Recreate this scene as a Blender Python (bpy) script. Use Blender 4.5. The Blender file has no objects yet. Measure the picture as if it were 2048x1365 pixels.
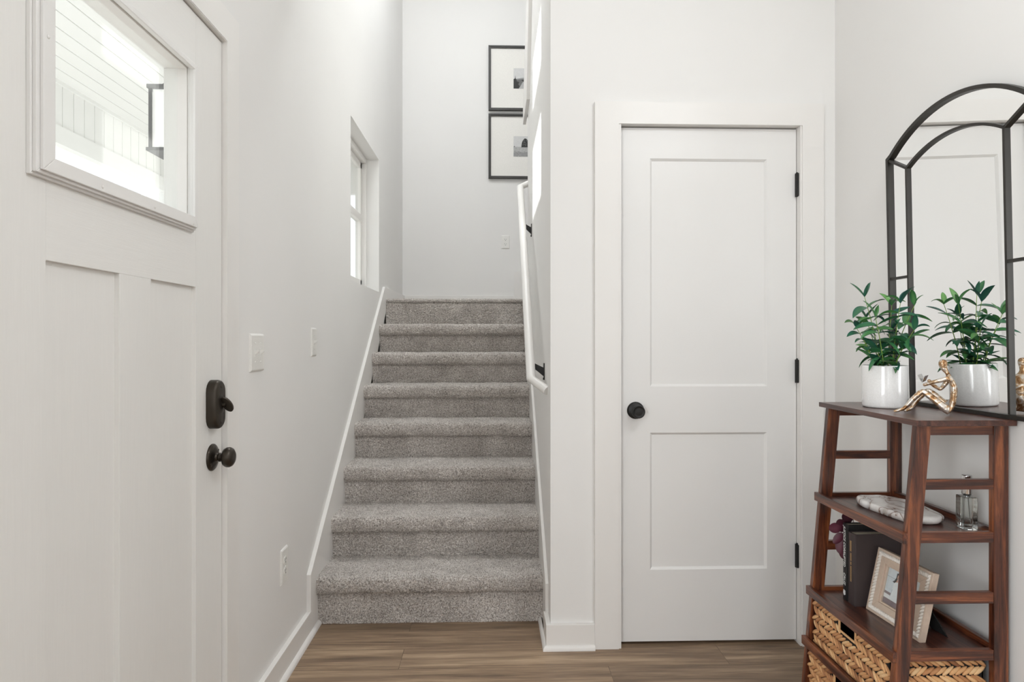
import bpy, math, random
import numpy as np
from mathutils import Vector, Matrix, Euler
from mathutils import noise as mn

S = bpy.context.scene
C = S.collection
R = math.radians

# ------------------------------------------------------------------ camera, world, sun, lights, exposure
cam_d = bpy.data.cameras.new('camera')
cam = bpy.data.objects.new('camera', cam_d); C.objects.link(cam)
cam.location = (0, 0, 1.2)
cam.rotation_euler = (R(90), 0, -math.atan(39/1290))
cam_d.sensor_width = 36
cam_d.lens = 1290/2048*36
cam_d.shift_y = -1.5/2048
cam_d.clip_start = 0.02
S.camera = cam
S.view_settings.view_transform = 'Standard'
S.view_settings.look = 'None'
S.view_settings.gamma = 1
S.view_settings.use_curve_mapping = False
S.view_settings.exposure = 0.09
S.cycles.use_denoising = True
S.cycles.max_bounces = 14
S.cycles.diffuse_bounces = 8
S.cycles.glossy_bounces = 6
S.cycles.transmission_bounces = 12
S.cycles.transparent_max_bounces = 12
S.cycles.caustics_refractive = False
S.cycles.caustics_reflective = True
S.cycles.blur_glossy = 0.5
S.cycles.sample_clamp_indirect = 8

w = bpy.data.worlds.new('daylight'); S.world = w; w.use_nodes = True
bg = w.node_tree.nodes['Background']
bg.inputs['Color'].default_value = (0.93, 0.96, 1.0, 1)
bg.inputs['Strength'].default_value = 2.0

def light(name, kind, loc, energy, color=(1, 1, 1), size=1, size_y=None, target=None, rot=None):
    d = bpy.data.lights.new(name, kind); d.energy = energy; d.color = color
    o = bpy.data.objects.new(name, d); C.objects.link(o); o.location = loc
    if kind == 'AREA':
        d.shape = 'RECTANGLE'; d.size = size; d.size_y = size_y or size
    if target is not None:
        o.rotation_euler = (Vector(target)-Vector(loc)).to_track_quat('-Z', 'Y').to_euler()
    if rot: o.rotation_euler = rot
    return o
sun = light('sun', 'SUN', (-3, 4, 8), 20.0, (1, 0.985, 0.96))
sun.data.angle = R(0.6)
sun.rotation_euler = Vector((1.107, -0.53, -2.2)).to_track_quat('-Z', 'Y').to_euler()
# tall windows behind the camera and on the far right of the living room
DAY = (0.95, 0.98, 1.0)
light('daylight_fill', 'AREA', (-0.25, -3.35, 1.65), 4, DAY, 1.0, 1.9, (0.5, 3, 1.4))
light('daylight_fill', 'AREA', (2.6, -3.35, 1.65), 15, DAY, 1.0, 1.9, (0.6, 3, 1.5))
light('daylight_fill', 'AREA', (4.9, -1.2, 1.6), 8, DAY, 1.6, 1.9, (0, -0.6, 1.4))
light('daylight_fill', 'AREA', (-0.86, -0.55, 1.25), 43, DAY, 1.2, 1.7, rot=(R(90), 0, R(-90)))  # added side fill at an invented left window, brightening the shelf wall
# uplight added to bounce off the ceiling, then invented fills for wall and stairwell
light('ceiling_bounce_fill', 'AREA', (0.2, 1.5, 2.0), 2.8, DAY, 0.5, 0.5, rot=(R(180), 0, 0))  # added fill pointing up, softens and brightens the upper walls
light('ceiling_bounce_fill', 'AREA', (0.6, -1.2, 2.2), 7, DAY, 0.5, 0.5, rot=(R(180), 0, 0))
light('overhead_fill', 'AREA', (1.05, 0.8, 2.72), 14, DAY, 0.35, 0.35, (-0.75, 2.3, 0.8))  # added fill aimed at the left wall, no fixture modelled
light('overhead_fill', 'AREA', (-0.18, 3.7, 4.6), 31, DAY, 0.6, 0.6, (-0.2, 3.9, 0))  # added fill brightening the stair walls and carpet, no fixture modelled
# porch daylight entering by the glazed front door
light('porch_daylight', 'AREA', (-2.6, 1.6, 2.0), 8, DAY, 2.6, 1.6, (0.5, 1.4, 1.4))

# ------------------------------------------------------------------ helpers
def tag(o, label=None, cat=None, group=None, kind=None):
    if label: o['label'] = label
    if cat: o['category'] = cat
    if group: o['group'] = group
    if kind: o['kind'] = kind
    return o

def thing(name, loc, label, cat, group=None, rot=(0, 0, 0), kind=None):
    o = bpy.data.objects.new(name, None); C.objects.link(o)
    o.empty_display_size = 0.05
    o.location = loc; o.rotation_euler = rot
    return tag(o, label, cat, group, kind)

class MB:
    def __init__(s): s.v = []; s.f = []; s.m = []; s.sm = []; s.col = None
    def add(s, vs, fs, mi=0, smooth=False):
        b = len(s.v); s.v += [tuple(v) for v in vs]
        for f in fs: s.f.append(tuple(b+i for i in f)); s.m.append(mi); s.sm.append(smooth)
        return s
    def box(s, x0, x1, y0, y1, z0, z1, mi=0):
        x0, x1 = min(x0, x1), max(x0, x1); y0, y1 = min(y0, y1), max(y0, y1); z0, z1 = min(z0, z1), max(z0, z1)
        v = [(x0,y0,z0),(x1,y0,z0),(x1,y1,z0),(x0,y1,z0),(x0,y0,z1),(x1,y0,z1),(x1,y1,z1),(x0,y1,z1)]
        return s.add(v, [(3,2,1,0),(4,5,6,7),(0,1,5,4),(1,2,6,5),(2,3,7,6),(3,0,4,7)], mi)
    def hexa(s, bot, top, mi=0):
        return s.add(list(bot)+list(top), [(3,2,1,0),(4,5,6,7),(0,1,5,4),(1,2,6,5),(2,3,7,6),(3,0,4,7)], mi)
    def prism(s, pts, axis, a, b, mi=0):
        """pts: 2D outline; axis 'x','y','z' extruded from a to b"""
        n = len(pts)
        def P(p, t): return {'x': (t, p[0], p[1]), 'y': (p[0], t, p[1]), 'z': (p[0], p[1], t)}[axis]
        v = [P(p, a) for p in pts]+[P(p, b) for p in pts]
        f = [tuple(range(n))[::-1], tuple(range(n, 2*n))]+[(i, (i+1) % n, n+(i+1) % n, n+i) for i in range(n)]
        return s.add(v, f, mi)
    def tube(s, pts, r, seg=12, mi=0, smooth=True, caps=True, up=None):
        pts = [Vector(p) for p in pts]; n = len(pts)
        rr = r if isinstance(r, (list, tuple)) else [r]*n
        T = []
        for i in range(n):
            a = pts[max(i-1, 0)]; b = pts[min(i+1, n-1)]; T.append((b-a).normalized())
        ref = Vector(up) if up else (Vector((0, 0, 1)) if abs(T[0].z) < 0.9 else Vector((1, 0, 0)))
        u = T[0].cross(ref).normalized()
        vs = []
        for i in range(n):
            u = (u-T[i]*u.dot(T[i])).normalized(); q = T[i].cross(u)
            k = rr[i]
            if 0 < i < n-1:
                d1 = (pts[i]-pts[i-1]).normalized(); d2 = (pts[i+1]-pts[i]).normalized()
                cs = max(0.5, math.sqrt(max(0, (1+d1.dot(d2))/2)))
            else: cs = 1
            for j in range(seg):
                a = 2*math.pi*j/seg
                off = u*math.cos(a)*k+q*math.sin(a)*k
                if cs < 0.999:
                    bis = (d2-d1)
                    if bis.length > 1e-6:
                        bis.normalize(); off = off+bis*(off.dot(bis))*(1/cs-1)
                vs.append(pts[i]+off)
        fs = [(i*seg+j, i*seg+(j+1) % seg, (i+1)*seg+(j+1) % seg, (i+1)*seg+j) for i in range(n-1) for j in range(seg)]
        s.add(vs, fs, mi, smooth)
        if caps:
            s.add(vs[:seg], [tuple(range(seg))[::-1]], mi); s.add(vs[-seg:], [tuple(range(seg))], mi)
        return s
    def lathe(s, prof, origin=(0, 0, 0), axis='z', seg=48, mi=0, smooth=True, sy=1.0):
        """prof: (radius, height)"""
        n = len(prof); vs = []
        for r, h in prof:
            for j in range(seg):
                a = 2*math.pi*j/seg; c_, s_ = r*math.cos(a), r*math.sin(a)*sy
                p = {'z': (c_, s_, h), 'x': (h, c_, s_), 'y': (c_, h, s_)}[axis]
                vs.append(tuple(p[k]+origin[k] for k in range(3)))
        fs = [(i*seg+j, i*seg+(j+1) % seg, (i+1)*seg+(j+1) % seg, (i+1)*seg+j) for i in range(n-1) for j in range(seg)]
        s.add(vs, fs, mi, smooth)
        if prof[0][0] > 1e-6: s.add(vs[:seg], [tuple(range(seg))[::-1]], mi)
        if prof[-1][0] > 1e-6: s.add(vs[-seg:], [tuple(range(seg))], mi)
        return s
    def ellipsoid(s, c, ax, mi=0, seg=10, rings=6):
        c = Vector(c); a, b, d = [Vector(q) for q in ax]; vs = []
        for i in range(rings+1):
            t = math.pi*i/rings
            for j in range(seg):
                p = 2*math.pi*j/seg
                vs.append(c+a*math.cos(t)+(b*math.cos(p)+d*math.sin(p))*math.sin(t))
        fs = [(i*seg+j, i*seg+(j+1) % seg, (i+1)*seg+(j+1) % seg, (i+1)*seg+j) for i in range(rings) for j in range(seg)]
        return s.add(vs, fs, mi, True)
    def build(s, name, mat, parent=None, bevel=0, world=True, seg=2, colors=None, weld=False):
        me = bpy.data.meshes.new(name)
        v = s.v
        if parent is not None and world:
            
            Mw = parent.matrix_basis.copy(); q = parent.parent
            while q is not None: Mw = q.matrix_basis @ Mw; q = q.parent
            inv = Mw.inverted(); v = [inv @ Vector(p) for p in v]
            loc = Vector((0, 0, 0))
        elif parent is None:
            lo = Vector([min(p[k] for p in v) for k in range(3)]); hi = Vector([max(p[k] for p in v) for k in range(3)])
            loc = Vector(((lo.x+hi.x)/2, (lo.y+hi.y)/2, lo.z)); v = [Vector(p)-loc for p in v]
        else: loc = Vector((0, 0, 0))
        me.from_pydata([tuple(p) for p in v], [], s.f)
        mats = mat if isinstance(mat, (list, tuple)) else [mat]
        for m in mats: me.materials.append(m)
        me.polygons.foreach_set('material_index', s.m)
        me.polygons.foreach_set('use_smooth', s.sm)
        if colors is not None:
            at = me.color_attributes.new('tint', 'FLOAT_COLOR', 'POINT')
            at.data.foreach_set('color', np.array(colors, dtype=np.float32).ravel())
        me.update()
        o = bpy.data.objects.new(name, me); C.objects.link(o)
        o.location = loc
        if parent is not None: o.parent = parent
        if bevel:
            b = o.modifiers.new('bevel', 'BEVEL'); b.width = bevel; b.segments = seg; b.limit_method = 'ANGLE'; b.angle_limit = R(40)
        if weld:
            w_ = o.modifiers.new('weld', 'WELD'); w_.merge_threshold = 1e-5
        return o

def box(name, mat, dims, parent=None, bevel=0, **k):
    return MB().box(*dims).build(name, mat, parent, bevel, **k)

def struct(o, label=None):
    o['kind'] = 'structure'
    if label: o['label'] = label
    return o

# ------------------------------------------------------------------ materials
def lin(c): return tuple(((x/255)/12.92 if x/255 <= 0.04045 else ((x/255+0.055)/1.055)**2.4) for x in c)+(1,)

class NT:
    def __init__(s, name):
        s.mat = bpy.data.materials.new(name); s.mat.use_nodes = True
        s.t = s.mat.node_tree; s.b = s.t.nodes['Principled BSDF']; s.out = s.t.nodes['Material Output']
    def n(s, ty, **kw):
        x = s.t.nodes.new(ty)
        for k, v in kw.items():
            if k in x.inputs: x.inputs[k].default_value = v
            else: setattr(x, k, v)
        return x
    def l(s, a, b): s.t.links.new(a, b)
    def coord(s, scale=(1, 1, 1), which='Object', rot=(0, 0, 0)):
        tc = s.n('ShaderNodeTexCoord'); mp = s.n('ShaderNodeMapping')
        mp.inputs['Scale'].default_value = scale; mp.inputs['Rotation'].default_value = rot
        s.l(tc.outputs[which], mp.inputs['Vector']); return mp.outputs['Vector']
    def noise(s, vec, scale, detail=4, rough=0.5, dist=0):
        x = s.n('ShaderNodeTexNoise'); s.l(vec, x.inputs['Vector'])
        x.inputs['Scale'].default_value = scale; x.inputs['Detail'].default_value = detail
        x.inputs['Roughness'].default_value = rough; x.inputs['Distortion'].default_value = dist
        return x.outputs['Fac']
    def ramp(s, fac, stops):
        x = s.n('ShaderNodeValToRGB'); e = x.color_ramp.elements
        while len(e) < len(stops): e.new(0.5)
        for q, (p, c) in zip(e, stops): q.position = p; q.color = c
        s.l(fac, x.inputs['Fac']); return x.outputs['Color']
    def bump(s, h, strength=0.2, dist=0.001):
        x = s.n('ShaderNodeBump'); x.inputs['Strength'].default_value = strength; x.inputs['Distance'].default_value = dist
        s.l(h, x.inputs['Height']); s.l(x.outputs['Normal'], s.b.inputs['Normal'])
    def mix(s, a, b, fac=0.5, blend='MIX'):
        x = s.n('ShaderNodeMix'); x.data_type = 'RGBA'; x.blend_type = blend
        for sock, v in ((x.inputs[6], a), (x.inputs[7], b), (x.inputs[0], fac)):
            if isinstance(v, bpy.types.NodeSocket): s.l(v, sock)
            else: sock.default_value = v
        return x.outputs[2]

def paint(name, rgb, rough=0.55, scale=220, bump=0.12, spec=0.4):
    m = NT(name); v = m.coord()
    m.b.inputs['Roughness'].default_value = rough; m.b.inputs['Specular IOR Level'].default_value = spec
    n1 = m.noise(v, 1.7, 2)
    c = lin(rgb); c2 = tuple(x*0.975 for x in c[:3])+(1,)
    m.l(m.ramp(n1, [(0.3, c2), (0.7, c)]), m.b.inputs['Base Color'])
    m.bump(m.noise(v, scale, 3), bump, 0.0006)
    return m.mat

def plain(name, rgb, rough=0.4, metal=0.0, bump=0, scale=300, spec=0.5, coat=0):
    m = NT(name); m.b.inputs['Base Color'].default_value = lin(rgb)
    m.b.inputs['Roughness'].default_value = rough; m.b.inputs['Metallic'].default_value = metal
    m.b.inputs['Specular IOR Level'].default_value = spec; m.b.inputs['Coat Weight'].default_value = coat
    v = m.coord()
    n = m.noise(v, scale, 3)
    c = lin(rgb); m.l(m.ramp(n, [(0.35, tuple(x*0.93 for x in c[:3])+(1,)), (0.65, c)]), m.b.inputs['Base Color'])
    if bump: m.bump(n, bump, 0.0005)
    return m.mat

M = {}
M['wall'] = paint('wall_paint', (229, 228, 226), 0.75, 260, 0.10, 0.2)
M['trim'] = paint('trim_enamel', (229, 227, 224), 0.38, 120, 0.03, 0.45)
M['closet'] = paint('closet_door_enamel', (228, 227, 225), 0.36, 120, 0.03, 0.45)
M['ceil'] = paint('ceiling_paint', (240, 240, 239), 0.9, 200, 0.1, 0.1)
M['plastic'] = plain('switch_plastic', (232, 231, 227), 0.35)
M['dark'] = plain('dark_gap', (30, 28, 26), 0.8)
M['bronze'] = plain('oil_rubbed_bronze', (64, 58, 51), 0.30, 0.75, 0.05, 60)
M['black'] = plain('matte_black_metal', (34, 33, 32), 0.42, 0.4)
M['mirror_metal'] = plain('black_mirror_frame', (48, 45, 41), 0.42, 0.35)
M['frame_black'] = plain('black_picture_frame', (60, 58, 55), 0.5)
M['mat_board'] = plain('white_mat_board', (233, 231, 226), 0.7, spec=0.2)
M['ceramic'] = plain('white_glazed_ceramic', (238, 238, 237), 0.12, coat=0.6)
M['soil'] = plain('soil', (52, 42, 34), 0.95, bump=1.0, scale=200)
M['exterior'] = paint('porch_vinyl', (236, 236, 234), 0.5, 60, 0.02)
M['siding'] = plain('neighbour_siding', (200, 203, 210), 0.8)
M['roofing'] = plain('roof_shingles', (150, 152, 158), 0.9)
M['concrete'] = plain('porch_concrete', (150, 148, 146), 0.9, bump=0.5)
M['lawn'] = plain('driveway', (96, 96, 94), 0.95, bump=0.5)
M['lantern'] = plain('lantern_metal', (95, 95, 96), 0.5, 0.3)

# front door skin: white with embossed wood grain
def grain_paint(name, rgb, axis):
    m = NT(name); sc = {'z': (60, 60, 2.2), 'y': (60, 2.2, 60)}[axis]
    v = m.coord(sc); m.b.inputs['Roughness'].default_value = 0.42
    m.b.inputs['Base Color'].default_value = lin(rgb)
    n = m.noise(v, 5, 5, 0.6, 0.4)
    c = lin(rgb); m.l(m.ramp(n, [(0.3, tuple(x*0.975 for x in c[:3])+(1,)), (0.7, c)]), m.b.inputs['Base Color'])
    m.bump(n, 0.35, 0.0008); return m.mat
M['door_v'] = grain_paint('door_skin_vertical_grain', (229, 228, 225), 'z')
M['door_h'] = grain_paint('door_skin_horizontal_grain', (229, 228, 225), 'y')

def wood(name, axis, dark=(50, 24, 16), mid=(92, 48, 30), lite=(142, 82, 48)):
    m = NT(name)
    sc = {'x': (1.6, 26, 26), 'y': (26, 1.6, 26), 'z': (26, 26, 1.6)}[axis]
    v = m.coord(sc)
    n1 = m.noise(v, 2.2, 6, 0.62, 0.6)
    sc2 = {'x': (4, 30, 30), 'y': (30, 4, 30), 'z': (30, 30, 4)}[axis]
    v2 = m.coord(sc2); n2 = m.noise(v2, 9, 3, 0.7)
    col = m.ramp(n1, [(0.36, lin(dark)), (0.5, lin(mid)), (0.65, lin(lite))])
    col2 = m.ramp(n2, [(0.35, (0.72, 0.70, 0.68, 1)), (0.6, (1, 1, 1, 1))])
    c = m.mix(col, col2, 0.75, 'MULTIPLY')
    # knots
    v3 = m.coord({'x': (4, 14, 14), 'y': (14, 4, 14), 'z': (14, 14, 5)}[axis])
    vo = m.n('ShaderNodeTexVoronoi'); m.l(v3, vo.inputs['Vector']); vo.inputs['Scale'].default_value = 1.0
    kn = m.ramp(vo.outputs['Distance'], [(0.04, (0.25, 0.2, 0.2, 1)), (0.16, (1, 1, 1, 1))])
    c = m.mix(c, kn, 1.0, 'MULTIPLY')
    m.l(c, m.b.inputs['Base Color'])
    m.b.inputs['Roughness'].default_value = 0.33; m.b.inputs['Coat Weight'].default_value = 0.25
    m.b.inputs['Coat Roughness'].default_value = 0.2
    m.bump(n2, 0.06, 0.0006)
    return m.mat
M['wood_x'] = wood('mahogany_stain_x', 'x'); M['wood_y'] = wood('mahogany_stain_y', 'y'); M['wood_z'] = wood('mahogany_stain_z', 'z')
M['wood_top'] = wood('mahogany_tabletop', 'y', (54, 30, 24), (78, 46, 37), (100, 62, 50))

def floor_mat():
    m = NT('vinyl_plank_floor')
    v = m.coord((1, 1, 1))
    br = m.n('ShaderNodeTexBrick'); m.l(v, br.inputs['Vector'])
    br.offset = 0.37; br.offset_frequency = 2; br.squash = 1
    for k, val in {'Scale': 1.0, 'Mortar Size': 0.0012, 'Mortar Smooth': 0.3, 'Bias': 0.0, 'Brick Width': 1.22, 'Row Height': 0.152}.items(): br.inputs[k].default_value = val
    br.inputs['Color1'].default_value = (0.0, 0.0, 0.0, 1); br.inputs['Color2'].default_value = (1, 1, 1, 1); br.inputs['Mortar'].default_value = (0.5, 0.5, 0.5, 1)
    # grain shifted per plank
    add = m.n('ShaderNodeVectorMath'); add.operation = 'MULTIPLY_ADD'
    m.l(br.outputs['Color'], add.inputs[0]); add.inputs[1].default_value = (7, 3, 11); m.l(v, add.inputs[2])
    mp = m.n('ShaderNodeMapping'); mp.inputs['Scale'].default_value = (1.1, 17, 1); m.l(add.outputs[0], mp.inputs['Vector'])
    n1 = m.noise(mp.outputs['Vector'], 1.6, 6, 0.6, 0.5)
    mp2 = m.n('ShaderNodeMapping'); mp2.inputs['Scale'].default_value = (5, 150, 1); m.l(add.outputs[0], mp2.inputs['Vector'])
    n2 = m.noise(mp2.outputs['Vector'], 1.5, 4, 0.7)
    base = m.ramp(n1, [(0.28, lin((98, 80, 65))), (0.5, lin((144, 121, 98))), (0.72, lin((182, 158, 131)))])
    fine = m.ramp(n2, [(0.32, (0.66, 0.65, 0.64, 1)), (0.62, (1.06, 1.06, 1.06, 1))])
    c = m.mix(base, fine, 0.8, 'MULTIPLY')
    tone = m.ramp(br.outputs['Color'], [(0, (0.84, 0.84, 0.85, 1)), (1, (1.06, 1.05, 1.04, 1))])
    c = m.mix(c, tone, 1.0, 'MULTIPLY')
    seam = m.ramp(br.outputs['Fac'], [(0.0, (1, 1, 1, 1)), (1.0, (0.45, 0.42, 0.4, 1))])
    c = m.mix(c, seam, 0.8, 'MULTIPLY')
    m.l(c, m.b.inputs['Base Color']); m.b.inputs['Roughness'].default_value = 0.5
    m.bump(n2, 0.12, 0.0008); return m.mat
M['floor'] = floor_mat()

def carpet_mat():
    m = NT('plush_carpet'); v = m.coord()
    n1 = m.noise(v, 190, 3, 0.75); n2 = m.noise(v, 7, 4, 0.6, 0.6); n3 = m.noise(v, 120, 2, 0.6)
    c = m.ramp(n1, [(0.33, lin((110, 103, 97))), (0.5, lin((208, 200, 193))), (0.64, lin((242, 238, 234)))])
    t = m.ramp(n2, [(0.32, (0.78, 0.77, 0.76, 1)), (0.68, (1.05, 1.05, 1.05, 1))])
    c = m.mix(c, t, 1.0, 'MULTIPLY')
    t3 = m.ramp(n3, [(0.3, (0.8, 0.8, 0.8, 1)), (0.6, (1, 1, 1, 1))])
    c = m.mix(c, t3, 0.8, 'MULTIPLY')
    m.l(c, m.b.inputs['Base Color']); m.b.inputs['Roughness'].default_value = 1.0
    m.b.inputs['Specular IOR Level'].default_value = 0.05
    m.b.inputs['Sheen Weight'].default_value = 0.25; m.b.inputs['Sheen Roughness'].default_value = 0.5
    m.bump(n1, 1.0, 0.004); return m.mat
M['carpet'] = carpet_mat()

def glass_pane(name='window_glass', tint=(0.97, 0.985, 0.98)):
    m = NT(name); t = m.t; t.nodes.remove(m.b)
    tr = m.n('ShaderNodeBsdfTransparent'); tr.inputs['Color'].default_value = tint+(1,)
    gl = m.n('ShaderNodeBsdfGlossy'); gl.inputs['Roughness'].default_value = 0.02
    fr = m.n('ShaderNodeLayerWeight'); fr.inputs['Blend'].default_value = 0.5
    pw = m.n('ShaderNodeMath', operation='POWER'); m.l(fr.outputs['Facing'], pw.inputs[0]); pw.inputs[1].default_value = 5
    ma = m.n('ShaderNodeMath', operation='MULTIPLY_ADD'); m.l(pw.outputs[0], ma.inputs[0]); ma.inputs[1].default_value = 0.9; ma.inputs[2].default_value = 0.035
    mx = m.n('ShaderNodeMixShader'); m.l(ma.outputs[0], mx.inputs[0]); m.l(tr.outputs[0], mx.inputs[1]); m.l(gl.outputs[0], mx.inputs[2])
    m.l(mx.outputs[0], m.out.inputs['Surface']); return m.mat
M['pane'] = glass_pane()
def real_glass():
    m = NT('bottle_glass'); m.b.inputs['Transmission Weight'].default_value = 1; m.b.inputs['Roughness'].default_value = 0.01
    m.b.inputs['IOR'].default_value = 1.45; m.b.inputs['Base Color'].default_value = (0.95, 0.98, 0.96, 1); return m.mat
M['glass'] = real_glass()
M['mirror'] = plain('mirror_silver', (243, 243, 242), 0.0, 1.0, scale=1); 
mm = M['mirror'].node_tree; mm.links.remove(mm.nodes['Principled BSDF'].inputs['Base Color'].links[0]); mm.nodes['Principled BSDF'].inputs['Base Color'].default_value = (0.93, 0.935, 0.93, 1)
M['chrome'] = plain('chrome', (225, 225, 226), 0.08, 1.0)

def bronze_statue():
    m = NT('champagne_bronze'); v = m.coord()
    n = m.noise(v, 42, 4, 0.6, 1.0); n2 = m.noise(v, 260, 3)
    m.l(m.ramp(n, [(0.36, lin((134, 94, 58))), (0.47, lin((190, 158, 122))), (0.56, lin((222, 214, 204)))]), m.b.inputs['Base Color'])
    m.b.inputs['Metallic'].default_value = 0.75; m.b.inputs['Roughness'].default_value = 0.3
    m.bump(n, 0.7, 0.004); return m.mat
M['statue'] = bronze_statue()

def marble():
    m = NT('marble_slab'); v = m.coord()
    n = m.noise(v, 5.0, 4, 0.5, 1.6); n2 = m.noise(v, 16, 4, 0.6, 0.8)
    a = m.ramp(n, [(0.38, lin((236, 234, 231))), (0.485, lin((214, 208, 204))), (0.50, lin((128, 98, 82))), (0.513, lin((206, 202, 200))), (0.62, lin((240, 238, 236)))])
    b = m.ramp(n2, [(0.30, lin((184, 168, 150))), (0.44, (1, 1, 1, 1))])
    m.l(m.mix(a, b, 0.8, 'MULTIPLY'), m.b.inputs['Base Color']); m.b.inputs['Roughness'].default_value = 0.2
    m.bump(n2, 0.25, 0.002); return m.mat
M['marble'] = marble()

def leaf_mat(name, a, b, c):
    m = NT(name); at = m.n('ShaderNodeVertexColor'); at.layer_name = 'tint'
    sp = m.n('ShaderNodeSeparateColor'); m.l(at.outputs['Color'], sp.inputs[0])
    m.l(m.ramp(sp.outputs[0], [(0, lin(a)), (0.5, lin(b)), (1, lin(c))]), m.b.inputs['Base Color'])
    m.b.inputs['Roughness'].default_value = 0.38; m.b.inputs['Specular IOR Level'].default_value = 0.5
    m.bump(m.noise(m.coord(), 120, 3), 0.2, 0.0008); return m.mat
M['leaf'] = leaf_mat('oleander_leaf', (30, 80, 78), (52, 110, 66), (104, 156, 80))
M['stem'] = plain('plant_stem', (118, 150, 60), 0.5)
M['burgundy'] = leaf_mat('burgundy_leaf', (46, 16, 26), (72, 28, 42), (104, 52, 68))

def rattan():
    m = NT('water_hyacinth'); at = m.n('ShaderNodeVertexColor'); at.layer_name = 'tint'
    sp = m.n('ShaderNodeSeparateColor'); m.l(at.outputs['Color'], sp.inputs[0])
    c = m.ramp(sp.outputs[0], [(0, lin((138, 90, 58))), (0.35, lin((192, 138, 92))), (0.7, lin((222, 174, 122))), (1, lin((236, 200, 152)))])
    n = m.noise(m.coord((300, 60, 300)), 3, 3)
    f = m.ramp(n, [(0.3, (0.78, 0.76, 0.74, 1)), (0.65, (1.05, 1.05, 1.05, 1))])
    m.l(m.mix(c, f, 0.8, 'MULTIPLY'), m.b.inputs['Base Color']); m.b.inputs['Roughness'].default_value = 0.6
    m.bump(n, 0.5, 0.001); return m.mat
M['rattan'] = rattan()
M['liner'] = plain('black_basket_lining', (18, 17, 16), 0.9)
M['frame_wood'] = plain('whitewashed_wood', (206, 186, 168), 0.6, scale=80, bump=0.3)
M['rope'] = plain('white_rope', (236, 230, 222), 0.7, bump=0.4, scale=200)
M['paper'] = plain('book_pages', (214, 206, 186), 0.9)
M['book_brown'] = plain('dark_brown_book_cloth', (62, 52, 52), 0.55, bump=0.2, scale=900)
M['book_black'] = plain('black_book_jacket', (26, 27, 28), 0.35)
M['white_ink'] = plain('white_ink', (226, 226, 224), 0.6)
M['gold_ink'] = plain('gold_ink', (176, 140, 92), 0.45)

# ------------------------------------------------------------------ setting: dimensions
XL, XR = -0.755, 1.352          # left wall, right wall
YW = 2.508                      # closet wall
YB = 5.4386                     # landing back wall
XS = 0.226                      # right wall of the stairwell
ZC = 2.75                       # foyer ceiling
ZT = 5.4                        # stairwell ceiling

def grid_wall(mb, us, zs, holes, put):
    """wall made of cells between sorted breakpoints, leaving the holes open"""
    for i in range(len(us)-1):
        for j in range(len(zs)-1):
            uc = (us[i]+us[i+1])/2; zc = (zs[j]+zs[j+1])/2
            if any(h[0] < uc < h[1] and h[2] < zc < h[3] for h in holes): continue
            put(us[i], us[i+1], zs[j], zs[j+1])

struct(box('floor', M['floor'], (-0.905, 5.1, -3.6, YB+0.15, -0.06, 0)), 'grey-brown vinyl plank floor of the foyer')

# left wall with front door opening and two stair windows
DY0, DY1, DZ = 0.945, 1.8187, 2.034          # door opening
WY0, WY1, WZ0, WZ1 = 3.461, 4.318, 1.521, 2.40
UY0, UY1, UZ0, UZ1 = 3.30, 4.30, 3.76, 5.12
mb = MB()
holes = [(DY0, DY1, 0, DZ), (WY0, WY1, WZ0, WZ1), (UY0, UY1, UZ0, UZ1), (-1.25, 0.15, 0.45, 2.25)]
grid_wall(mb, sorted([-3.6, -1.25, 0.15, DY0, DY1, UY0, WY0, UY1, WY1, YB+0.15]), sorted([0, 0.45, 2.25, DZ, WZ0, WZ1, UZ0, UZ1, ZT]), holes,
          lambda a, b, z0, z1: mb.box(-0.905, XL, a, b, z0, z1))
struct(mb.build('wall_left', M['wall'], weld=True), 'off-white left wall running from the front door past the stairs')

# closet wall with door opening
CX0, CX1, CZ = 0.4975, 1.2085, 2.045
mb = MB()
grid_wall(mb, [XS, CX0, CX1, XR+0.12], [0, CZ, ZT], [(CX0, CX1, 0, CZ)], lambda a, b, z0, z1: mb.box(a, b, YW, YW+0.12, z0, z1))
struct(mb.build('wall_front', M['wall'], weld=True), 'off-white wall that holds the closet door')
struct(box('wall_right', M['wall'], (XR, XR+0.12, 0.2, YW, 0, ZC)), 'off-white right wall behind the wooden shelf and the mirror')
# stairwell right wall: full height to the landing, low stringer beyond
ye = 4.135
mb = MB()
mb.prism([(YW+0.12, 0), (4.47, 0), (4.47, 1.90), (ye, 1.90), (ye, ZT), (YW+0.12, ZT)], 'x', XS, XS+0.11)
struct(mb.build('wall_stair_right', M['wall']), 'off-white wall on the right of the stairs carrying the handrail')
struct(MB().prism([(4.36, 2.66), (4.372, 2.75), (3.92, 3.262), (3.70, 3.51), (3.5, 3.51), (3.9, 2.66)], 'x', 0.206, XS).build('trim_1', M['trim']), 'white slanted trim board high on the stairwell wall')
struct(box('wall_back', M['wall'], (-0.905, 2.2, YB, YB+0.15, 0, ZT)), 'off-white wall behind the landing with the two framed pictures')
struct(box('wall_landing_right', M['wall'], (2.2, 2.35, 2.63, YB+0.15, 0, ZT)), 'off-white end wall of the upper flight')
struct(box('ceiling', M['ceil'], (-0.905, 5.1, -3.6, YW+0.12, ZC, ZC+0.1)), 'white foyer ceiling')
struct(box('ceiling_stairwell', M['ceil'], (-0.905, 2.35, YW, YB+0.15, ZT, ZT+0.1)), 'white ceiling high above the stairs')
struct(box('wall_stairwell_upper', M['wall'], (-0.755, XS+0.0, YW-0.0, YW+0.12, ZC+0.1, ZT)), 'off-white upper stairwell wall over the foyer')
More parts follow.
